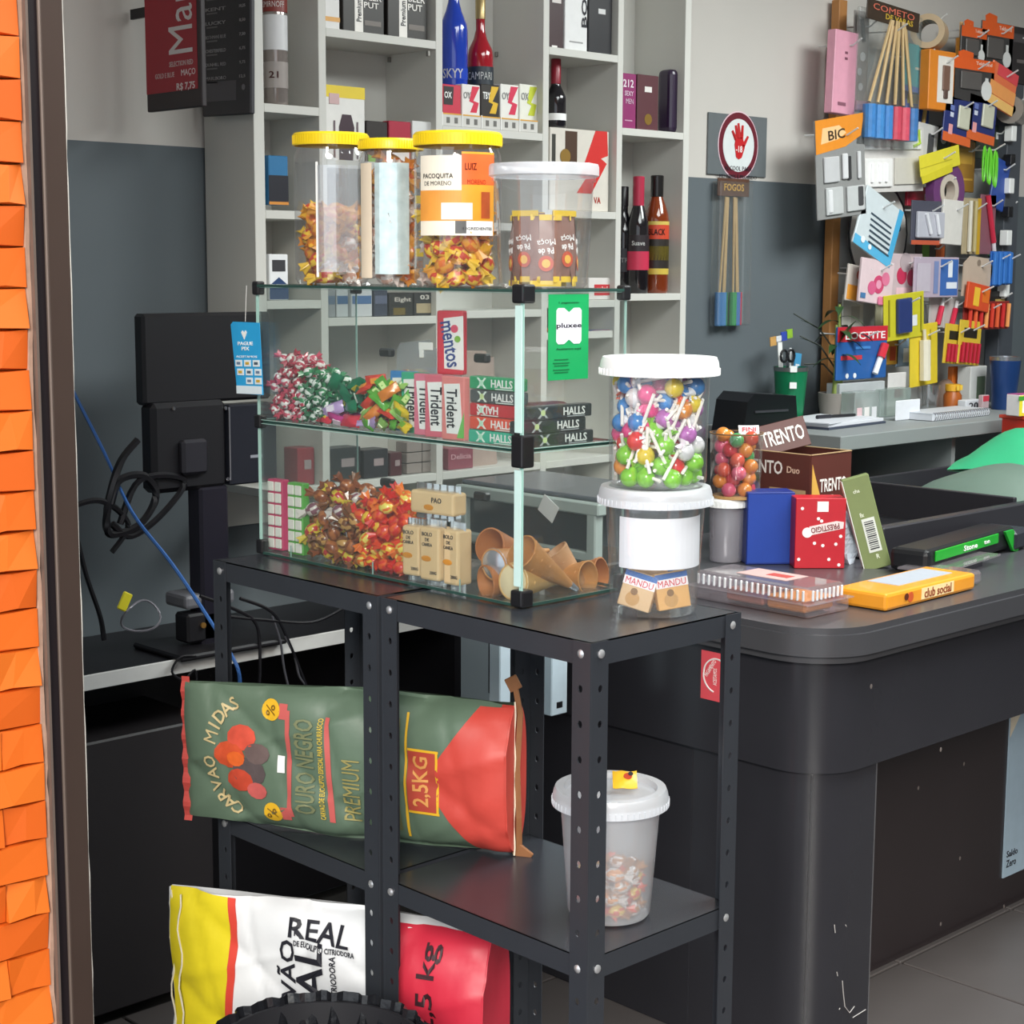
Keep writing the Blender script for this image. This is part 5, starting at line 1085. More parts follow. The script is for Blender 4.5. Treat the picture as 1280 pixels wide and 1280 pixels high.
for bx, nm in (((1203, 38, 1231, 84), 'left one of the upper pair'), ((1229, 34, 1264, 92), 'right one of the upper pair'), ((1195, 78, 1240, 128), 'lower one')):
    hang('adhesive_card', f'orange-topped black blister card with a white bulb shape, {nm}', 'card', bx, Yc if 'lower' in nm else Yb, '#3c3a3a', (('r', '#e65f22', 0, .36, 1, .26), ('p', '#e65f22', [(-.4, .48), (-.05, .48), (-.05, .62), (-.3, .66), (-.42, .6)]), ('t', 'Tekbond', '#f0d0c0', .22, .40, .4, .08), ('b', '#5a5654', -.1, -.02, .5, .4, .006), ('c', '#e2e2e0', .3, -.2, .13), ('r', '#d8d8d6', .3, -.02, .08, .22)))
hang('dark_pouch', 'black pouch hanging at the top right of the board', 'pouch', (1262, 40, 1285, 105), Yb, '#2a2628', (('r', '#4a4648', 0, .3, .6, .15), ('r', '#6a6462', .1, -.1, .4, .06)), .02)
hang('gradient_card', 'card fading from red to yellow hanging askew', 'card', (1239, 88, 1268, 138), Yc, '#e8754a', (('r', '#e04a52', .1, .36, .8, .26), ('r', '#f0a05a', 0, -.1, 1, .3), ('r', '#f2c070', 0, -.38, 1, .22)), .006, 14)
sr = hang('foil_roll', 'grey shiny foil roll at the right of the board', 'roll', (1248, 120, 1285, 162), Yb, '#000000', (), .01, base='none'); obj('roll_body', G().lathe([(.045, -.07), (.045, .07), (.02, .07), (.02, -.07), (.045, -.07)], 24, (0, 0, 0), (0, PI/2, R(20))), M('#9c948c', .25, .4), sr, smooth=True)
for bx, nm in (((1182, 128, 1213, 180), 'left'), ((1212, 126, 1243, 178), 'right')):
    hang('battery_card', f'navy blister card with orange foot, {nm} of the pair', 'card', bx, Yc, '#232f6c', (('r', '#d9642e', 0, -.40, 1, .2), ('r', '#e8a0a0', -.25, -.22, .14, .22), ('b', '#c9c8b4', .15, .1, .4, .5, .008), ('r', '#6a7ab8', -.25, .25, .14, .12), ('r', '#d0d4e4', -.25, .1, .12, .1)), .006, 6)
hang('shaver_card', 'grey razor card with a curved orange header at the left of the board', 'card', (1024, 160, 1078, 272), Yc, '#8f8f8e', (('p', '#e8902c', [(-.5, .5), (.5, .55), (.42, .32), (.1, .22), (-.5, .16)]), ('p', '#f6c890', [(-.40, .26), (-.05, .30), (.12, .36), (-.02, .44), (-.36, .42)]), ('t', 'BIC', '#3a2a1a', -.08, .35, .34, .1, 4), ('b', '#c6c6c8', -.22, .0, .3, .26, .008), ('b', '#dcdcde', .05, .02, .1, .26, .01), ('b', '#3a3a3c', .14, .0, .07, .24, .008), ('b', '#d8d8da', .35, .02, .06, .28, .008), ('b', '#c2c4c4', -.18, -.32, .34, .28, .008), ('b', '#e0e0e2', -.28, -.32, .08, .24, .012), ('b', '#c6c8c8', .26, -.32, .36, .26, .008), ('b', '#4a4a4c', .34, -.3, .1, .2, .012)), .006, -6)
hang('earring_card', 'pale card of white blisters with coloured pieces below the firework bag', 'card', (1080, 166, 1150, 240), Yb - .005, '#d4d0cc', (('b', '#f2f0ee', -.26, .28, .4, .26, .006), ('r', '#c0504a', -.26, .28, .34, .1), ('b', '#e9e9e4', .22, .30, .44, .3, .006), ('u', '#b9d84a', ((.38, -.008, .46), (.40, -.008, .25), (.3, -.008, .2)), .005), ('b', '#f0eeec', -.24, -.2, .42, .44, .008), ('u', '#ffffff', ((-.36, -.01, -.34), (-.36, -.01, -.06)), .006), ('u', '#ffffff', ((-.24, -.01, -.34), (-.24, -.01, -.06)), .006), ('u', '#ffffff', ((-.14, -.01, -.34), (-.14, -.01, -.06)), .006), ('r', '#8a3a5a', -.06, -.2, .04, .4), ('b', '#cfcac0', .24, -.18, .44, .42, .006), ('r', '#e09a3a', .1, -.18, .1, .4)), .004, -3)
hang('pencil_bag', 'blue and yellow packet of brushes below the teal cloth', 'packet', (1134, 112, 1160, 165), Ya, '#3f5aa8', (('r', '#d9c04a', -.2, .2, .5, .2), ('r', '#e4e4e6', .2, .1, .4, .14), ('u', '#c8a860', ((.25, -.006, .0), (.15, -.006, -.5)), .007)), .01)
hang('charger_box', 'small white box with a dark grey picture beside the yellow labels', 'box', (1148, 160, 1170, 212), Yb, '#c9c7c4', (('r', '#4a4a4c', .15, .05, .3, .5), ('r', '#c86a52', 0, -.46, 1, .08)), .02, 5)
hang('clip_card', 'green and black bulldog clip card above the yellow labels', 'card', (1167, 160, 1184, 188), Ya, '#39413a', (('c', '#cfd2cc', .2, 0, .2), ('r', '#8aa83a', -.3, 0, .2, .9)), .006)
hang('label_pad', 'fan of bright yellow price labels', 'labels', (1153, 190, 1197, 214), Yc, '#e2d43a', (('r', '#c0b22a', -.1, -.1, .8, .04), ('p', '#d8ca30', [(-.5, -.5), (.3, -.3), (.28, -.7), (-.48, -.85)])), .004, -12)
hang('syrup_bag', 'amber translucent bag hanging beside the green cords', 'bag', (1194, 182, 1217, 240), Ya, '#a87a2a', (('r', '#e0b04a', .1, -.25, .6, .04), ('r', '#c89a3a', 0, .2, .7, .3)), .016)
gc = hang('cord_bundle', 'bundle of neon green cords hanging in loops', 'cord', (1218, 180, 1256, 236), Yc, '#000000', (), .01, base='none')
for i in range(5): obj('cord_loop', G().tube([(-.035 + .018 * i + .008 * math.cos(a), -.006 * (i % 2), .055 * math.sin(a) - .004 * i) for a in [2*PI*k/16 for k in range(16)]], .0035, 5, closed=True), M('#6fd03a', .35), gc, smooth=True)
hang('cord_card', 'dark card behind the neon green cords', 'card', (1222, 160, 1262, 200), Ya, '#3a4438', (('r', '#d6d6d2', .2, .2, .3, .2),), .006)
hang('foam_roll', 'blue flat foam strip hanging by the green cords', 'strip', (1242, 205, 1258, 262), Yb, '#2f4fa0', (), .008, 14)
tp = hang('tape_roll', 'purple tape roll with a pale core on the board', 'tape', (1158, 222, 1194, 260), Yb, '#000000', (('d', '#6a3a6e', 0, 0, .48, .03), ('d', '#c8bcae', 0, 0, .28, .032)), .01, base='none')
hang('red_packet', 'dark red packet with silver tools left of the purple roll', 'packet', (1137, 236, 1170, 258), Ya, '#a8283c', (('r', '#d8d4d4', .2, 0, .3, .3),), .012)
hang('wall_clock', 'round white toy clock behind the pale blue bag', 'clock', (1064, 262, 1130, 328), Ya + .02, '#000000', (('c', '#2a2a2e', 0, 0, .5), ('c', '#d8d4ce', 0, 0, .47), ('t', '10', '#3a3a3e', .3, .1, .16, .14)), .01, base='none')
hang('comb_pack', 'pale blue packet with a dark comb, hanging slanted', 'packet', (1076, 252, 1120, 322), Yc, '#cfd8dc', (('r', '#4aa8d6', .44, 0, .12, 1.0), ('r', '#5ab2dc', 0, -.42, 1, .16), *[('r', '#3a4a58', .02 + .02 * i, .12 - .09 * i, .56, .03) for i in range(6)], ('c', '#eef4f6', -.3, -.36, .05), ('c', '#eef4f6', -.1, -.4, .04)), .008, 22)
hang('headset_card', 'grey blister card with silver earphones', 'card', (1142, 256, 1179, 306), Yc, '#4a4a58', (('b', '#b8b8c2', 0, -.05, .8, .6, .012), ('u', '#e2e2e8', ((-.2, -.016, .2), (-.05, -.016, -.25)), .006), ('u', '#e2e2e8', ((.1, -.016, .2), (.2, -.016, -.25)), .006), ('r', '#c0583c', 0, -.45, 1, .1)), .006)
hang('notepad', 'plain white narrow card in the middle of the board', 'card', (1180, 255, 1202, 306), Yc - .01, '#d9d5cf', (), .01, 2)
hang('pen_pack', 'clear pack with yellow-edged pens', 'pens', (1205, 254, 1224, 318), Yb, '#b0a080', (('r', '#c9a02a', .4, 0, .2, 1), ('u', '#d8d2c4', ((-.2, -.006, .45), (-.2, -.006, -.45)), .007, 'pen'), ('u', '#b8a878', ((.1, -.006, .45), (.1, -.006, -.45)), .007, 'pen')), .006)
hang('pen_pack', 'slim pack holding a red pen', 'pens', (1226, 250, 1243, 318), Yb, '#8a5a66', (('u', '#c8324a', ((-.2, -.008, .48), (.3, -.008, -.3)), .009, 'pen'), ('u', '#dcd6dc', ((.3, -.008, -.3), (.38, -.008, -.5)), .007, 'pen')), .005)
hang('green_pack', 'green packet of small tools at the right side', 'packet', (1241, 252, 1265, 320), Ya, '#5f8a5a', (('r', '#c9d8c4', 0, .2, .8, .1), ('r', '#2f8a6a', .3, -.1, .4, .5), ('r', '#8fae7a', -.2, -.3, .5, .2)), .012)
hang('fruit_pack', 'narrow pale packet with orange fruit print', 'packet', (1060, 336, 1081, 378), Yb, '#c6bcb4', (('r', '#e0983a', 0, -.25, .9, .4), ('c', '#c86a5a', .1, .25, .15)), .008, 8)
hang('hair_clip_pack', 'white packet with pink flower hair clips', 'packet', (1078, 330, 1114, 380), Yc, '#e0c8cc', (('c', '#cf4a72', .05, -.05, .16), ('c', '#e8a0b8', .05, -.05, .08), ('c', '#d8628a', -.15, -.15, .12), ('c', '#e07a9a', .25, .1, .12), ('b', '#e07a9a', .25, -.42, .4, .2, .01), ('r', '#4a7aa8', -.4, -.35, .15, .12)), .01, 6)
hang('hair_clip_pack', 'clear packet with red bow hair clips', 'packet', (1112, 322, 1150, 372), Yb, '#d0bcc0', (('c', '#c8385a', -.1, .0, .14), ('c', '#d05070', .2, -.05, .14), ('c', '#b8a8ac', 0, .3, .16), ('r', '#eec8d0', .1, -.35, .7, .16)), .01)
hang('game_card', 'lilac and blue card with white print', 'card', (1146, 326, 1195, 372), Yc, '#b8a8b8', (('r', '#3f6ab0', .28, 0, .4, .9), ('r', '#e8ecf4', .3, .2, .1, .4), ('r', '#e8ecf4', .34, -.2, .24, .16), ('r', '#7a8ab8', -.02, 0, .1, .8), ('r', '#c2b8c4', -.3, 0, .3, .7)), .006)
hang('green_label_pack', 'small packet with green and orange stripes above the lilac card', 'packet', (1148, 304, 1180, 328), Ya, '#4a3c38', (('r', '#6fa83a', -.2, 0, .25, .9), ('r', '#c8622e', .3, 0, .3, .9)), .008)
hang('gift_tag', 'beige tag-shaped card with a hole', 'card', (1206, 326, 1238, 372), Yc, '#c2ae9c', (('c', '#8a7a6c', 0, .36, .06),), .004, 4, shape=[(-.5, -.5), (.4, -.5), (.5, .3), (.3, .5), (-.3, .5), (-.5, .3)])
for i, (bx, nm) in enumerate((((1239, 318, 1250, 358), 'left'), ((1251, 318, 1263, 356), 'right'))):
    hang('clothespin_pack', f'blue plastic clothespin strip, {nm} of the pair', 'clothespins', bx, Yc, '#2a62b0', (('b', '#3a78c8', -.25, 0, .3, .95, .012), ('b', '#3a78c8', .25, 0, .3, .95, .012)), .006)
hang('marker_card', 'yellow card with a navy block and small white label', 'card', (1108, 372, 1152, 424), Yc - .015, '#c9c02e', (('b', '#2c3a6e', -.05, .02, .34, .76, .014), ('r', '#e2e4e8', .26, -.12, .12, .24), ('r', '#8a8420', -.38, 0, .04, .8), ('r', '#8a8420', .42, 0, .04, .8)), .005, -4)
for bx, nm in (((1163, 372, 1179, 410), 'left'), ((1181, 376, 1196, 410), 'right')):
    hang('knife_card', f'grey blister with a red cutter, {nm} of the pair', 'card', bx, Yb, '#bcb6b4', (('u', '#cf2a48', ((-.1, -.01, -.4), (.15, -.01, .15)), .009), ('u', '#e0dede', ((.15, -.01, .15), (.25, -.01, .4)), .006)), .006)
hang('firecracker_pack', 'red strip pack of red and orange tubes on the board', 'packet', (1208, 380, 1258, 412), Yc, '#8a2a24', tuple(('u', ('#d0402f', '#e0603a', '#c83030', '#f0a060')[i % 4], ((-.42 + i * .12, -.008, -.42), (-.40 + i * .12, -.008, .42)), .007) for i in range(8)), .006)
hang('firecracker_pack', 'small orange and yellow packet above the red strip pack', 'packet', (1211, 358, 1236, 388), Yc - .02, '#d8502a', (('r', '#f0c03a', -.1, 0, .25, .7), ('r', '#e8762a', .3, .1, .3, .5)), .01, 8)
hang('firecracker_pack', 'black-topped packet right of the small orange one', 'packet', (1237, 366, 1258, 386), Yb, '#2a2422', (('r', '#c9a860', .1, -.1, .5, .3),), .008)
for i, (bx, nm) in enumerate((((1182, 410, 1204, 455), 'left'), ((1200, 406, 1224, 456), 'right'))):
    hang('match_card', f'yellow-topped card of red sticks, {nm} of the pair', 'card', bx, Yc - .01 * i, '#d8b83a', (('r', '#2a241a', .0, .22, .6, .22), *[('u', '#b8243a', ((-.36 + k * .18, -.006, -.45), (-.34 + k * .18, -.006, .0)), .006) for k in range(5)]), .005, 5)
hang('silicone_tube', 'tall yellow card with a pale glue tube at the bottom of the board', 'card', (1140, 412, 1170, 482), Yc - .01, '#dcc232', (('u', '#e4dcc8', ((-.1, -.012, -.4), (-.1, -.012, .25)), .018), ('u', '#d8cdb4', ((-.1, -.012, .25), (-.12, -.012, .42)), .006), ('r', '#a8922a', .22, .1, .03, .6)), .006, -4)
hang('glue_card', 'red-topped blue glue card with a white and red tube', 'card', (1050, 414, 1105, 474), Yc - .02, '#2a5fa4', (('r', '#c42a38', 0, .36, 1, .28), ('t', 'LOCTITE', '#f0ecec', .05, .33, .8, .14), ('r', '#c83a44', -.22, -.08, .42, .08), ('u', '#f0f0f2', ((.2, -.012, -.4), (.32, -.012, -.05)), .009), ('u', '#cf3040', ((.30, -.014, -.1), (.38, -.014, .15)), .013), ('c', '#eef0f4', -.3, -.42, .03), ('c', '#eef0f4', -.15, -.42, .03), ('r', '#4a8ad0', .0, .1, .3, .05)), .008)
for bx, c, c2, lab in (((1106, 424, 1122, 456), '#d8a03a', '#c04a2a', 'small orange and red card behind the yellow marker card'), ((1122, 426, 1140, 458), '#9ab4d0', '#e8ecf0', 'small pale blue card behind the yellow glue tube'), ((1055, 372, 1078, 410), '#c2c0b6', '#a8a69c', 'pale oval hang card left of the yellow marker card'), ((1096, 366, 1110, 412), '#a8a48a', '#c4bfa8', 'greenish pouch left of the yellow marker card')):
    hang('small_card', lab, 'card', bx, Ya, c, (('r', c2, .1, -.1, .4, .5),), .006)
# ------------------------------------------------------------------ things on the wall desk
def on(px, py, Z): return P(px, py, Z=Z)
tz_ = DZ + .0005
c = P(987, 520, Y=3.08); tb = thing('stationery_tumbler', 'green metal tumbler holding stationery on the desk', 'tumbler', (c.x, 3.08, tz_)); hh = P(987, 460, Y=3.05).z - DZ
GT = M('#0f7a4f', .35, .2); obj('cup', G().lathe([(0, .002), (.036, .0), (.038, .004), (.050, hh), (.047, hh), (.036, .01), (0, .01)], 28), GT, tb, smooth=True); obj('rim', G().lathe([(.0505, hh - .012), (.051, hh), (.047, hh)], 28), M('#8a8d8c', .3, .8), tb, smooth=True)
for z_ in (hh - .004, hh * .68, .01): obj('tape_patch', G().box((-.035, -.036, z_), (.02, .004, .018), 0, (0, 0, R(-45))), WHITE, tb)
sc_ = thing('scissors', 'black-handled scissors standing in the green tumbler', 'scissors', (c.x - .012, 3.075, DZ + .015)); 
for s in (-1, 1): obj('handle_ring', G().tube([(-.012 + .017 * s + .015 * math.cos(a), 0, hh + .018 + .017 * math.sin(a)) for a in [2*PI*k/14 for k in range(14)]], .004, 5, closed=True), BLACK, sc_)
obj('blades', G().box((-.012, 0, hh * .5), (.012, .003, hh)), CHROME, sc_)
for dx_, w_, hcol, lab, rl_, zz in ((.022, .03, '#4a9ac8', 'blue card sticking out of the green tumbler', 8, .03), (.008, .008, '#e4e6e8', 'white ruler sticking out of the green tumbler', 0, .045)):
    o = thing('paper_card', lab, 'card', (c.x + dx_, 3.09, DZ + .02), 0, None, (0, R(rl_), 0)); obj('card', G().box((0, 0, (hh + zz)/2), (w_, .003, hh + zz - .02)), M(hcol, .5), o); decal(o, M('#dfe6ea', .5), 0, hh + zz - .045, w_ * .6, .006, -.0015, 'print_line')
o = thing('candy_strip', 'colourful sweet strip standing above the green tumbler', 'packet', (c.x + .002, 3.10, DZ + .02), 0, None, (0, R(-6), 0)); obj('support', G().box((-.01, 0, (hh + .06)/2), (.02, .002, hh + .06)), WHITE, o)
for i, cc in enumerate(('#c99a5a', '#dfe0e6', '#3a4fae', '#8fb83a')): obj('panel', G().box((-.045 + .026 * i, -.003, hh + .062 + .004 * i), (.028, .003, .026 if i != 1 else .016)), M(cc, .45, var=.3, sc=60), o)
# potted lucky bamboo
c = P(1045, 520, Y=3.02); pl = thing('potted_bamboo', 'lucky bamboo in a round grey pot on the desk', 'plant', (c.x, 3.02, tz_)); ph = P(1045, 492, Y=3.0).z - DZ
obj('pot', G().lathe([(0, .0), (.042, 0), (.052, ph * .5), (.055, ph), (.050, ph), (.048, ph - .01), (0, ph - .012)], 28), M('#8c857e', .6), pl, smooth=True); obj('soil', G().cyl((0, 0, ph - .016), .048, .006, 20), M('#3a322a', .9), pl)
STM = M('#8a9a4e', .5, var=.2); LFM = M('#2f4f2c', .4, var=.2)
def leaf(parent, p, d, L_, w_, droop=.4):
    d = Vector(d).normalized(); s = d.cross(Vector((0, 0, 1))).normalized(); g = G()
    g.grid(lambda u, v: Vector(p) + d * L_ * u + s * ((v - .5) * w_ * math.sin(PI * min(1, u * .92 + .08)) ) + Vector((0, 0, -droop * L_ * u * u + .15 * w_ * abs(v - .5))), 6, 2); obj('leaf', g, LFM, parent, smooth=True)
for sx, top in ((-.012, .20), (.014, .16), (.0, .26)):
    s_ = obj('stem', G().tube([(sx, 0, ph - .015), (sx + .004, .0, ph + top * .4), (sx, .0, ph + top)], [.008, .0065, .004], 8), STM, pl, smooth=True)
    for z_ in (.04, .09): obj('node', G().cyl((sx + .002, 0, ph + z_), .0085, .004, 10), M('#6a7a3a', .5), s_)
for i in range(13):
    a = i * 2.4; leaf(pl, (0, 0, ph + .08 + .014 * i), (math.cos(a), math.sin(a) - .1, .5), .085, .026, .7)
for (p0, p1) in (((1055, 455), (992, 392)), ((1050, 470), (1000, 420)), ((1052, 480), (1005, 455))):
    a = P(*p0, Y=3.03) - pl.location; b = P(*p1, Y=3.10) - pl.location; m_ = (a + b) / 2 + Vector((0, 0, .03)); obj('branch', G().tube([a, m_, b], [.003, .0025, .002], 5), M('#3a3f38', .6), pl); leaf(pl, m_, b - m_, .07, .012, .1)
leaf(pl, P(1048, 430, Y=3.0) - pl.location, (.3, -.2, .6), .10, .03, .2); leaf(pl, P(1060, 420, Y=3.0) - pl.location, (.6, -.3, .3), .09, .03, .6)
# black receipt printer, notepad, pen, small things
c = P(945, 528, Y=2.95); pr = thing('receipt_printer', 'black rounded receipt printer on the desk beside the green tumbler', 'printer', (c.x, 2.95, tz_), R(-10)); hh = P(940, 490, Y=2.95).z - DZ
obj('housing', G().prism([(-.10, 0), (.09, 0), (.10, .02), (.09, hh * .9), (-.06, hh), (-.085, hh * .8)][::-1], .13, (0, -.06, 0)), M('#141318', .3), pr); obj('paper_slot', G().box((.0, -.062, hh * .55), (.12, .004, .006)), M('#3a3a40', .4), pr); obj('power_lamp', G().box((-.05, -.062, .016), (.004, .003, .004)), WHITE, pr)
PAP = M('#d6d8de', .6, var=.03)
a = on(1040, 531, DZ); np_ = thing('notepad', 'stack of white sheets with a dark cover on the desk corner', 'paper', (a.x, a.y + .01, tz_), R(4)); obj('cover', G().box((0, 0, .003), (.31, .19, .006)), M('#3f4656', .5), np_); obj('sheets', G().box((.0, .002, .011), (.30, .185, .010), .001), PAP, np_); obj('top_sheet', G().box((-.02, .0, .018), (.29, .17, .003), 0, (0, 0, R(5))), PAP, np_)
pn = thing('pen', 'black pen lying on the white sheets', 'pen', (a.x + .02, a.y - .005, tz_ + .0245), R(-8)); obj('barrel', G().tube([(-.07, 0, 0), (.07, 0, 0)], .0045, 8), BLACK, pn); obj('cap', G().tube([(-.085, 0, 0), (-.03, 0, 0)], .0058, 8), M('#26262e', .3), pn)
a = on(1060, 521, DZ); ms = thing('marker', 'thick black marker lying behind the white sheets', 'pen', (a.x - .02, a.y, tz_ + .012), R(-20)); obj('barrel', G().tube([(-.04, 0, .006), (.06, 0, .0)], .012, 10), BLACK, ms, smooth=True); obj('cap', G().tube([(-.07, 0, .007), (-.035, 0, .006)], .014, 10), M('#1e1c20', .35), ms, smooth=True)
def desk_box(name, label, cat, x0, x1, yt, yb, Y, col, parts=(), dep=.04, mt=None):
    a = P(x0, yb, Y=Y); b = P(x1, yb, Y=Y); hh = P((x0+x1)/2, yt, Y=Y).z - DZ; w = b.x - a.x; t = thing(name, label, cat, ((a.x+b.x)/2, Y + dep/2, tz_))
    obj('body', G().box((0, 0, hh/2), (w, dep, hh), .002), mt or M(col, .4), t)
    for i, p in enumerate(parts):
        if p[0] == 'r': decal(t, M(p[1], .45), p[2]*w, p[3]*hh, p[4]*w, p[5]*hh, -dep/2 - .0003 * i, 'print_area')
        else: text(p[1], t, M(p[2], .5), p[3]*w, p[4]*hh, p[5]*w, p[6]*hh, -dep/2 - .0003 * i - .0008)
    return t
desk_box('clear_box', 'clear plastic box with pink and white slips on the desk', 'box', 1068, 1098, 490, 521, 2.93, '#9aa09c', (('r', '#d8b8bc', -.3, .28, .2, .4), ('r', '#e6e2e0', 0, .28, .2, .4), ('r', '#dcdce0', .3, .28, .2, .4)), .05, clear('boxplastic', (.75, .8, .78), .08, .1, .35, (.6, .66, .64)))
desk_box('clear_box', 'cloudy green-grey plastic box in the middle of the desk', 'box', 1100, 1138, 486, 518, 2.98, '#7f8c84', (), .06, clear('boxplastic2', (.7, .78, .74), .08, .1, .4, (.5, .58, .54)))
desk_box('card_stand', 'small pale display stand under the blue glue card', 'stand', 1050, 1106, 478, 492, 3.0, '#b8bcbe', (('r', '#e4e4e6', -.25, .3, .2, .5), ('r', '#e4e4e6', .1, .3, .2, .5)), .05)
desk_box('info_card', 'white card leaning beside the glue display', 'card', 1110, 1132, 466, 496, 3.02, '#d8d4d2', (('r', '#9a4a4a', .1, .5, .5, .2),), .006)
desk_box('white_card', 'small white price card on the desk near the spiral notebook', 'card', 1120, 1150, 500, 516, 2.88, '#e2e4ea', (), .004)
sn = thing('spiral_notebook', 'spiral notebook with white pages lying on the desk', 'notebook', (on(1160, 520, DZ).x, 2.80, tz_), R(0)); obj('pages', G().box((0, .06, .010), (.32, .12, .018), .001), PAP, sn); obj('cover', G().box((0, .06, .021), (.32, .12, .003)), M('#c8ccd4', .5), sn)
rg_ = G()
for i in range(26): rg_.tube([(-.15 + .012 * i, .002 + .008 * math.cos(a), .012 + .012 * math.sin(a)) for a in [2*PI*k/8 for k in range(8)]], .0018, 4, closed=True)
obj('spiral_binding', rg_, CHROME, sn)
gl_ = thing('glass_tumbler', 'clear drinking glass on the desk', 'glass', (P(1160, 508, Y=3.0).x, 3.0, tz_)); obj('glass', G().lathe([(0, .003), (.03, 0), (.036, .085), (.034, .085), (.028, .006), (0, .006)], 20), JAR, gl_, smooth=True)
yb_ = thing('seasoning_jar', 'small amber jar with yellow label squares on the desk', 'jar', (P(1190, 511, Y=2.97).x, 2.97, tz_)); obj('jar_body', G().lathe([(0, 0), (.028, 0), (.029, .05), (.022, .06), (.022, .066), (0, .066)], 18), M('#a85a24', .3, var=.3, sc=60), yb_, smooth=True); obj('cap', G().lathe([(.024, .064), (.024, .085), (0, .085)], 18), M('#e0a82c', .4), yb_); 
for s in (-1, 1): decal(yb_, M('#f0c84a', .4), .010 * s, .075, .014, .016, -.0245, 'label_panel')
desk_box('white_carton', 'white carton with a green front beside the blue tumbler', 'box', 1212, 1232, 458, 502, 3.0, '#cfcfcc', (('r', '#5a6a54', .15, .45, .5, .6),), .05)
desk_box('orange_pouch', 'orange pouch standing at the back of the desk', 'pouch', 1190, 1215, 458, 492, 3.06, '#d8722c', (('r', '#f0b040', 0, .3, .6, .3),), .02)
oo = thing('egg_jar', 'brownish dome-lidded jar at the back of the desk', 'jar', (P(1182, 490, Y=3.08).x, 3.08, tz_)); obj('jar_body', G().lathe([(0, 0), (.03, 0), (.032, .05), (.026, .075), (.012, .088), (0, .09)], 18), M('#8a7468', .35), oo, smooth=True)
desk_box('label_roll_box', 'small white box with dark numerals on the desk', 'box', 1207, 1226, 500, 513, 2.9, '#d8dae0', (('t', '20', '#2a2a30', 0, .5, .6, .6),), .03)
c = P(1254, 510, Y=2.9); bt = thing('steel_tumbler', 'dark blue steel tumbler with a silver rim on the desk', 'tumbler', (c.x, 2.9, tz_)); hh = P(1254, 446, Y=2.9).z - DZ
obj('cup', G().lathe([(0, 0), (.036, 0), (.038, .006), (.049, hh - .012)], 28), M('#24437a', .3, .3), bt, smooth=True); obj('rim', G().lathe([(.049, hh - .012), (.050, hh), (.046, hh), (.044, hh - .02), (0, hh - .03)], 28), M('#a8acb2', .25, .8), bt, smooth=True)
desk_box('red_jar', 'small red-capped jar beside the blue tumbler', 'jar', 1228, 1236, 494, 512, 2.86, '#b8a0a4', (('r', '#c8384a', 0, .8, .9, .3),), .016)

# ------------------------------------------------------------------ things on the checkout counter
kz = CTZ + .0005
cl = thing('clamshell_tray', 'ribbed clear plastic clamshell tray on the rounded counter corner', 'tray', (2.60, 2.0, kz), -PI/2)
CLA = clear('clamshell', (.93, .9, .92), .10, .05, .12, (.75, .68, .72), .7); L_, W_ = .285, .13
obj('bottom_shell', G().box((0, 0, .012), (L_, W_, .024), .006, seg=2), CLA, cl); obj('rim', G().box((0, 0, .0255), (L_ + .012, W_ + .012, .003), .001), CLA, cl); obj('top_shell', G().box((0, 0, .041), (L_ - .014, W_ - .014, .028), .008, seg=2), CLA, cl)
rb = G().box((0, 0, 0), (.0045, .004, .020), .001).mesh('rib'); RB = M('#e4e6ea', .15, .3)
for i in range(20): obj('rib', rb, RB, cl, (-L_/2 + .018 + i * .0132, -W_/2 + .005, .040))
for i in range(8): obj('rib', rb, RB, cl, (L_/2 - .005, -W_/2 + .02 + i * .0128, .040), (0, 0, PI/2))
decal(cl, M('#d8c8cc', .5), 0, 0, .001, .001, 0, 'hinge'); lb = obj('paper_label', G().box((.0, .01, .0556), (.12, .07, .0006)), M('#c8a8a4', .5), cl); obj('label_mark', G().box((.02, .01, .0562), (.05, .025, .0006)), M('#b84a44', .5), lb)
ct = thing('cake_slices', 'orange cake slices inside the clear clamshell tray', 'cake', (2.60, 1.985, kz + .003), -PI/2); obj('slice', G().box((.06, 0, .014), (.09, .09, .026), .004), M('#d88a34', .6, var=.3, sc=50), ct); obj('slice', G().box((-.04, 0, .013), (.09, .085, .024), .004), M('#b87a6a', .6, var=.3, sc=50), ct)
bp_ = thing('biscuit_pack', 'orange biscuit pack in clear film lying along the counter edge', 'packet', (2.86, 1.862, kz), R(2)); w = .33
obj('pack_body', G().box((0, 0, .017), (w, .115, .033), .006, seg=2), M('#e49628', .35, coat=.3, var=.1, sc=14), bp_); obj('clear_end', G().box((w/2 + .03, .01, .016), (.06, .10, .028), .006), CLA, bp_); obj('top_print', G().box((.03, .01, .0338), (.2, .07, .0012)), M('#a8aeb8', .4), bp_)
text('club social', bp_, M('#8a3a1a', .45), .02, .018, .10, .018, -.0585); disc(bp_, M('#c8562a', .4), -.08, .018, .010, -.058); disc(bp_, M('#5a2a18', .4), -.095, .02, .007, -.0582); decal(bp_, M('#f6d8a0', .4), .02, .018, .12, .022, -.0575)
def cbox(name, label, cat, px, py, rz, w, d, h, col, tilt=0, lift_=0):
    c = on(px, py, CTZ); t = thing(name, label, cat, (c.x, c.y, kz + lift_), 0, None, (0, R(tilt), R(rz))); obj('carton', G().box((0, d/2, h/2), (w, d, h), .0015), M(col, .4), t); return t
t = cbox('blue_carton', 'plain deep blue carton standing on the counter', 'box', 962, 706, -38, .105, .07, .158, '#17307f'); decal(t, M('#20429c', .4), 0, .079, .10, .15, -.0001)
t = cbox('red_carton', 'red sweet carton with white dots standing upside down on the counter', 'box', 1024, 711, -42, .108, .06, .152, '#bf1f2e')
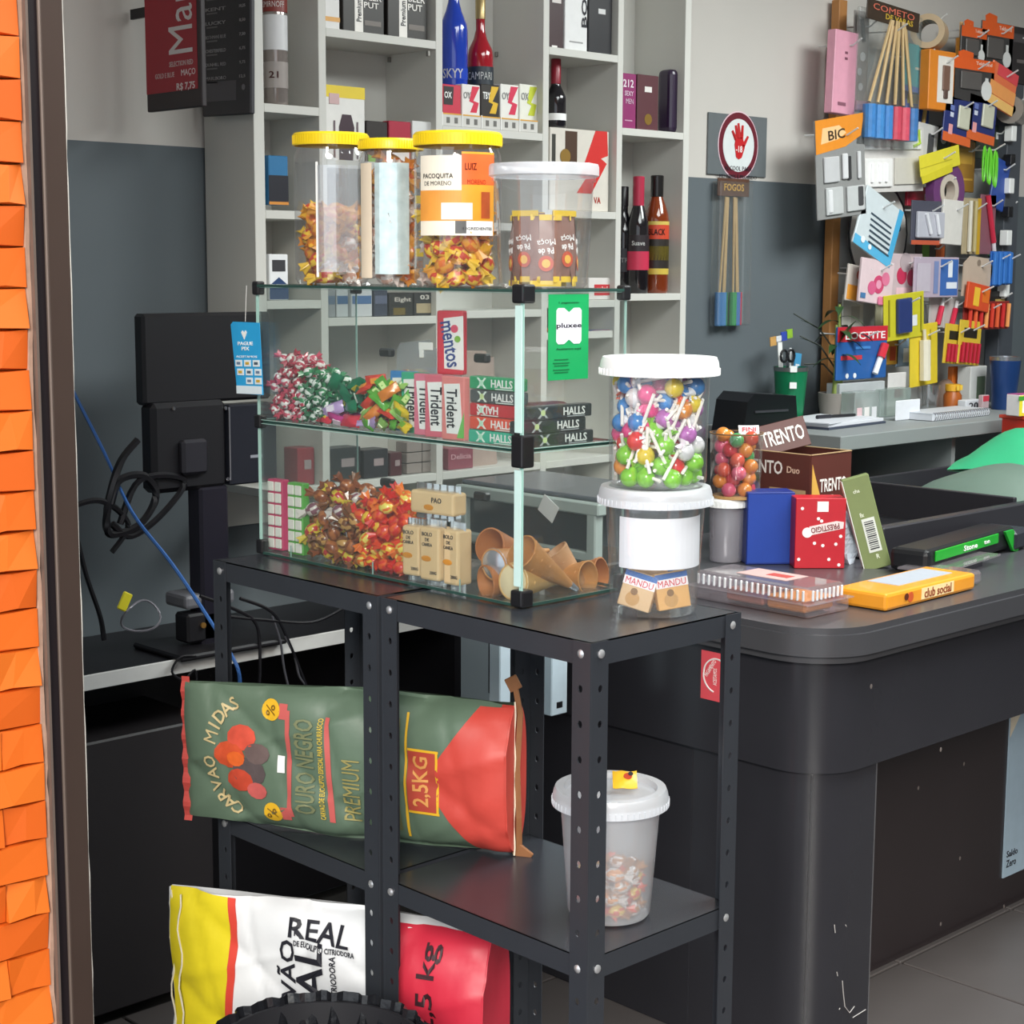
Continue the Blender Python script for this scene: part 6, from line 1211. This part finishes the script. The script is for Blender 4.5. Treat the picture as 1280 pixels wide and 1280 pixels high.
decal(t, M('#e8d8d6', .45), .004, .085, 0, 0, -.0001, 'label_panel', [(-.03, -.014), (.045, .002), (.046, .016), (.03, .018), (-.028, .006)]); text('PRESTIGIO', t, M('#7a1f26', .5), .010, .0875, .062, .012, -.0012, 190); decal(t, WHITE, .004, .134, .024, .022, -.0001, 'label_panel'); disc(t, WHITE, -.028, .078, .011, -.0002)
for x_, z_ in ((-.04, .13), (-.005, .108), (.002, .103), (-.012, .055), (.006, .05), (.034, .053), (.044, .07), (.02, .02), (.042, .008), (-.045, .02)): disc(t, WHITE, x_, z_, .0035, -.0002, 'dot')
c = on(1006, 690, CTZ); tr_ = thing('wafer_carton', 'open brown wafer carton with its flap raised behind the red box', 'box', (3.08, 2.262, kz), 0); BRW = M('#5a2f28', .45, var=.06); hT = P(1006, 569, X=3.08).z - CTZ
wx, wy = .15, .21
g = G(); 
for (cc, dd) in (((-0.001, wy/2, hT/2), (.003, wy, hT)), ((wx, wy/2, hT/2), (.003, wy, hT)), ((wx/2, 0, hT/2), (wx, .003, hT)), ((wx/2, wy, hT/2), (wx, .003, hT)), ((wx/2, wy/2, .002), (wx, wy, .004))): g.box(cc, dd)
obj('carton_walls', g, BRW, tr_); obj('raw_edge', G().box((wx/2, wy/2, hT), (.0, .0, .0)), M('#b89a72', .6), tr_)
e = G(); e.box((0, wy/2, hT + .0008), (.006, wy, .0016)); e.box((wx/2, 0, hT + .0008), (wx, .006, .0016)); e.box((wx, wy/2, hT + .0008), (.006, wy, .0016)); obj('raw_edge', e, M('#b89a72', .6), tr_)
text('TRENTO', tr_, M('#ece6e0', .45), wx * .55, hT - .07, .10, .030, -.0022); text('Duo', tr_, M('#d8b8a0', .45), wx * .62, hT - .10, .03, .014, -.0022); decal(tr_, M('#d8a850', .45), 0, 0, 0, 0, -.0016, 'print_area', [(.004, hT - .02), (.012, hT - .04), (.045, hT - .115), (.06, hT - .125), (.085, hT - .14), (.004, hT - .15)]); decal(tr_, M('#8a4a24', .45), .05, hT - .125, .05, .015, -.0024, 'print_area')
def sideT(s, yy, zz, w_, h_, mt):
    o = text(s, tr_, mt, 0, 0, w_, h_); o.matrix_local = Matrix.Translation((-.0032, yy, zz)) @ Euler((PI/2, 0, -PI/2)).to_matrix().to_4x4() @ Matrix.Diagonal((o.scale.x, o.scale.y, .02, 1))
sideT('TRENTO', .135, hT - .034, .12, .030, M('#ece6e0', .45)); sideT('Duo', .045, hT - .036, .035, .015, M('#d8b8a0', .45)); obj('print_area', G().box((-.0028, .06, hT - .09), (.001, .10, .022)), M('#b89a72', .45), tr_)
fl_ = obj('raised_flap', G().box((0, 0, .035), (.115, .003, .070), .001), BRW, tr_, (.045, .10, hT), (R(-22), R(-14), R(-40))); text('TRENTO', fl_, M('#ece6e0', .45), .0, .035, .098, .036, -.0022)
o = thing('sweet_roll', 'red and blue sweet wrappers lying open beside the raised brown flap', 'candy', P(965, 548, X=3.14), R(-30)); obj('packet', pillow_mesh(.05, .022, .018, seed=3), M('#c4202c', .35), o, (0, 0, .012)); obj('packet', pillow_mesh(.06, .03, .014, seed=5), M('#6a82b0', .35), o, (.0, -.01, -.014))
# jar and gumball tub
jc = on(909, 704, CTZ); jt = thing('plastic_jar', 'frosted jar with a ribbed white lid on the counter', 'jar', (jc.x + .02, jc.y + .02, kz)); jh = .128
obj('jar_body', G().lathe([(0, .001), (.034, .001), (.036, .004), (.040, jh)], 28), clear('frosted', (.82, .82, .86), .05, .2, .35, (.62, .6, .66)), jt, smooth=True); obj('lid', G().lathe([(.041, jh - .008), (.047, jh - .006), (.046, jh + .008), (.042, jh + .012), (0, jh + .012)], 36), LIDW, jt, smooth=True)
g = G()
for i in range(30): a = 2*PI*i/30; g.box((.0465 * math.cos(a), .0465 * math.sin(a), jh), (.002, .003, .010), rot=(0, 0, a))
obj('lid_ribs', g, LIDW, jt)
gx, gy, gz_ = jc.x + .035, jc.y + .01, kz + jh + .0125
gt = thing('gumball_tub', 'clear tub full of round red and orange gumballs on top of the frosted jar', 'tub', (gx, gy, gz_)); gh = P(918, 540, X=gx).z - gz_
obj('tub_body', G().lathe([(0, .001), (.048, .001), (.054, .02), (.058, gh)], 30), JAR, gt, smooth=True); obj('card_rim', G().lathe([(.058, gh - .003), (.059, gh), (.056, gh)], 30), M('#8a6a4a', .6), gt); obj('base_ring', G().lathe([(0, 0), (.05, 0), (.05, .006), (0, .006)], 30), M('#b8905a', .5), gt)
GB = []
for cc, nm in (('#cf3a44', 'red'), ('#d9573f', 'orange-red'), ('#dd8a3a', 'amber'), ('#4a9a5a', 'green'), ('#d85a7a', 'pink')):
    o = obj('gumball', G().ball((0, 0, 0), .0165, 14, 9), M(cc, .15, coat=.6, var=.15, sc=40), smooth=True); tag(o, f'{nm} gumball in the clear tub on the counter', 'gumball', f'{nm} gumballs in the counter tub'); GB.append(o)
us_ = set()
for i, p in enumerate(drop(36, lambda x, y, z: math.hypot(x - gx, y - gy) < .036, (gx-.037, gx+.037, gy-.037, gy+.037), .0165, gz_ + .006, gz_ + gh + .004, 31)):
    k = (0, 2, 1, 4, 0, 3, 1, 2)[i % 8]
    if k in us_: dup(GB[k], p)
    else: GB[k].location = p; us_.add(k)
o = thing('sweet_wrapper', 'white printed sweet wrapper on top of the gumballs', 'wrapper', (gx + .01, gy - .025, gz_ + gh + .006), 0, None, (R(-30), 0, R(-40))); obj('packet', pillow_mesh(.045, .022, .006, seed=9), M('#e2dcdc', .4), o); text('FINI', o, M('#c03a4a', .5), 0, 0, .03, .010, -.004)
# olive booklet box leaning, white crumpled paper
t = cbox('olive_carton', 'tall olive green carton with a barcode leaning to the left', 'box', 1098, 711, -45, .058, .022, .205, '#7d8a58', -16)
decal(t, M('#dfe2da', .5), .004, .075, .028, .075, -.0001, 'barcode_label')
for i in range(14): decal(t, INK, .004, .045 + i * .0046, .020, .0016 + .0012 * (i % 3 == 0), -.0008, 'barcode_bar')
obj('spine', G().box((-.0295, .011, .1025), (.002, .022, .2)), M('#e0e2d8', .5), t); text('cha', t, M('#e8ecd8', .5), -.005, .175, .014, .008, -.0006); text('R', t, M('#e8ecd8', .5), .006, .027, .007, .01, -.0006); text('8x', t, M('#e8ecd8', .5), -.006, .122, .009, .01, -.0006)
c = on(1064, 712, CTZ); cp = thing('crumpled_paper', 'crumpled white paper bag between the red and olive cartons', 'paper', (c.x + .05, c.y + .05, kz), R(-45)); obj('sheet', G().grid(lambda u, v: ((u - .5) * .05 + .006 * math.sin(9 * v + 5 * u), .012 * math.sin(7 * u + 4 * v), v * .115), 8, 10), M('#bfc6d2', .6, var=.1), cp)
# card terminal on a clear stand
a = P(1160, 692, Z=.905); b = P(1243, 668, Z=.905)
ctm = thing('card_terminal', 'black card terminal with bright green panels on the counter', 'card reader', (a.x, a.y, CTZ + .0005), math.atan2(b.y - a.y, b.x - a.x)); L_ = (b - a).length
GRN = M('#18a028', .35, coat=.3); obj('body', G().box((L_/2 + .03, .03, .03), (L_ + .12, .09, .05), .012, seg=2), M('#1a1b1e', .35), ctm)
gp = obj('green_panel', G().box((L_/2 - .01, -.017, .040), (L_ - .02, .004, .022), .001), GRN, ctm); text('Stone', gp, WHITE, L_ * .5, .040, .07, .012, -.0198); text('ton', gp, WHITE, L_ * .75, .040, .03, .008, -.0198)
obj('green_panel', G().prism([(0, .0), (.045, .0), (.09, -.04), (.075, -.055), (.05, -.05)][::-1], .006, (L_ + .005, -.024, .052)), GRN, ctm); obj('dark_head', G().box((L_ + .09, .02, .025), (.08, .10, .05), .01), M('#2a2c34', .35), ctm)
ts_ = thing('clear_stand', 'clear plastic slip tray under the card terminal', 'tray', (a.x - .02, a.y - .03, kz), R(8)); obj('tray_sheet', G().prism([(-.05, .0), (.25, .0), (.25, .004), (-.05, .004)], .10, (0, -.04, .018)), CLA, ts_); obj('tray_foot', G().box((.1, .01, .009), (.2, .06, .018)), M('#34343a', .4), ts_)
# green bags in the well
bgm = M('#5c6f64', .55, var=.1, sc=10, bump=.15); bgg = M('#2fa070', .5, var=.12, sc=12, bump=.15)
def bagmesh(w, d, h, seed, flat=.5):
    q = random.Random(seed); a1, a2 = q.uniform(0, 6), q.uniform(0, 6); g = G()
    g.grid(lambda u, v: ((u - .5) * w * (1 - .15 * v), (v - .5) * d, h * (math.sin(PI * min(max(u, .02), .98)) ** flat) * (math.sin(PI * min(max(v, .04), .96)) ** flat) * (1 + .12 * math.sin(7 * u + a1) * math.sin(6 * v + a2))), 16, 12)
    g.grid(lambda u, v: ((u - .5) * w * (1 - .15 * v), (v - .5) * d, 0), 1, 1); return g
c = P(1195, 612, X=3.98); o = thing('carrier_bag', 'grey-green folded cloth bag lying in the counter well', 'bag', (4.02, 2.36, kz + .006), R(8)); obj('bag_body', bagmesh(.42, .42, .125, 3), bgm, o, smooth=True)
obj('bag_fold', G().grid(lambda u, v: (-.19 + .36 * u, -.19 + .02 * math.sin(6 * u), .02 + .085 * v), 10, 2), bgm, o, smooth=True)
o = thing('carrier_bag', 'bright green bag draped over the grey-green one', 'bag', (4.22, 2.40, kz + .10), R(14)); obj('bag_body', bagmesh(.40, .30, .10, 5, .7), bgg, o, smooth=True); obj('bag_hem', G().tube([(-.19 + .38 * i / 10, -.152 + .006 * math.sin(i), .006) for i in range(11)], .004, 5), M('#257a56', .6), o)
mb = thing('mint_carton', 'yellow and white sweet carton at the right edge above the green bag', 'box', (P(1280, 520, Y=2.6).x, 2.60, P(1280, 519, Y=2.6).z), R(-12)); zz = mb.location.z; hh = P(1275, 493, Y=2.6).z - zz
obj('carton', G().box((.01, 0, hh/2), (.12, .05, hh), .002), M('#f0e8e8', .4), mb); decal(mb, M('#e8d838', .4), .01, hh/2, .12, hh * .96, -.0251); decal(mb, WHITE, .015, hh*.46, .105, hh*.6, -.0257); text('mentos', mb, M('#28389a', .4), .028, hh * .45, .10, hh * .4, -.0268); decal(mb, M('#4a9a3a', .4), -.04, hh*.84, .03, hh*.2, -.0262); obj('top_print', G().box((.01, 0, hh + .0006), (.118, .048, .001)), M('#b04a86', .4), mb)
rx = thing('red_basket', 'bright red plastic crate under the sweet carton at the right edge', 'crate', (mb.location.x + .02, 2.60, kz + .0), R(-6)); obj('crate_body', G().box((.02, 0, (zz - kz)/2 - .001), (.13, .12, zz - kz - .002), .006), M('#d8341f', .45), rx); obj('crate_rim', G().box((.02, 0, zz - kz - .006), (.14, .13, .01), .002), M('#e0452c', .45), rx)
o = thing('red_pouch', 'dark red folded pouch on the desk shelf', 'pouch', (4.06, 2.93, .8305)); obj('pouch_body', G().prism([(-.06, 0), (.06, 0), (.03, .09), (.0, .12), (-.02, .1)][::-1], .03), M('#7a1f2c', .55), o); obj('pouch_flap', G().box((.0, -.002, .05), (.07, .003, .03), .001), M('#8a2a36', .55), o)
# pale blue notice on the counter front
a = P(1262, 892, Y=2.005); b = P(1282, 1084, Y=2.005); nt_ = thing('notice_plate', 'pale blue rounded notice with small dark text on the counter front', 'sign', (a.x + .11, 2.0035, (a.z + b.z)/2)); hh = a.z - b.z
obj('plate', G().box((0, 0, 0), (.22, .004, hh), .0), M('#9fb4c4', .5), nt_); text('Saldo', nt_, INK, -.075, -hh * .36, .05, .016, -.0026); text('Zero', nt_, INK, -.078, -hh * .42, .044, .018, -.0026); obj('corner_fold', G().prism([(-.11, hh/2), (-.06, hh/2), (-.11, hh * .36)][::-1], .0012, (0, -.0034, 0)), M('#d8cdb8', .5), nt_)
bpy.data.scenes.remove(_ts)
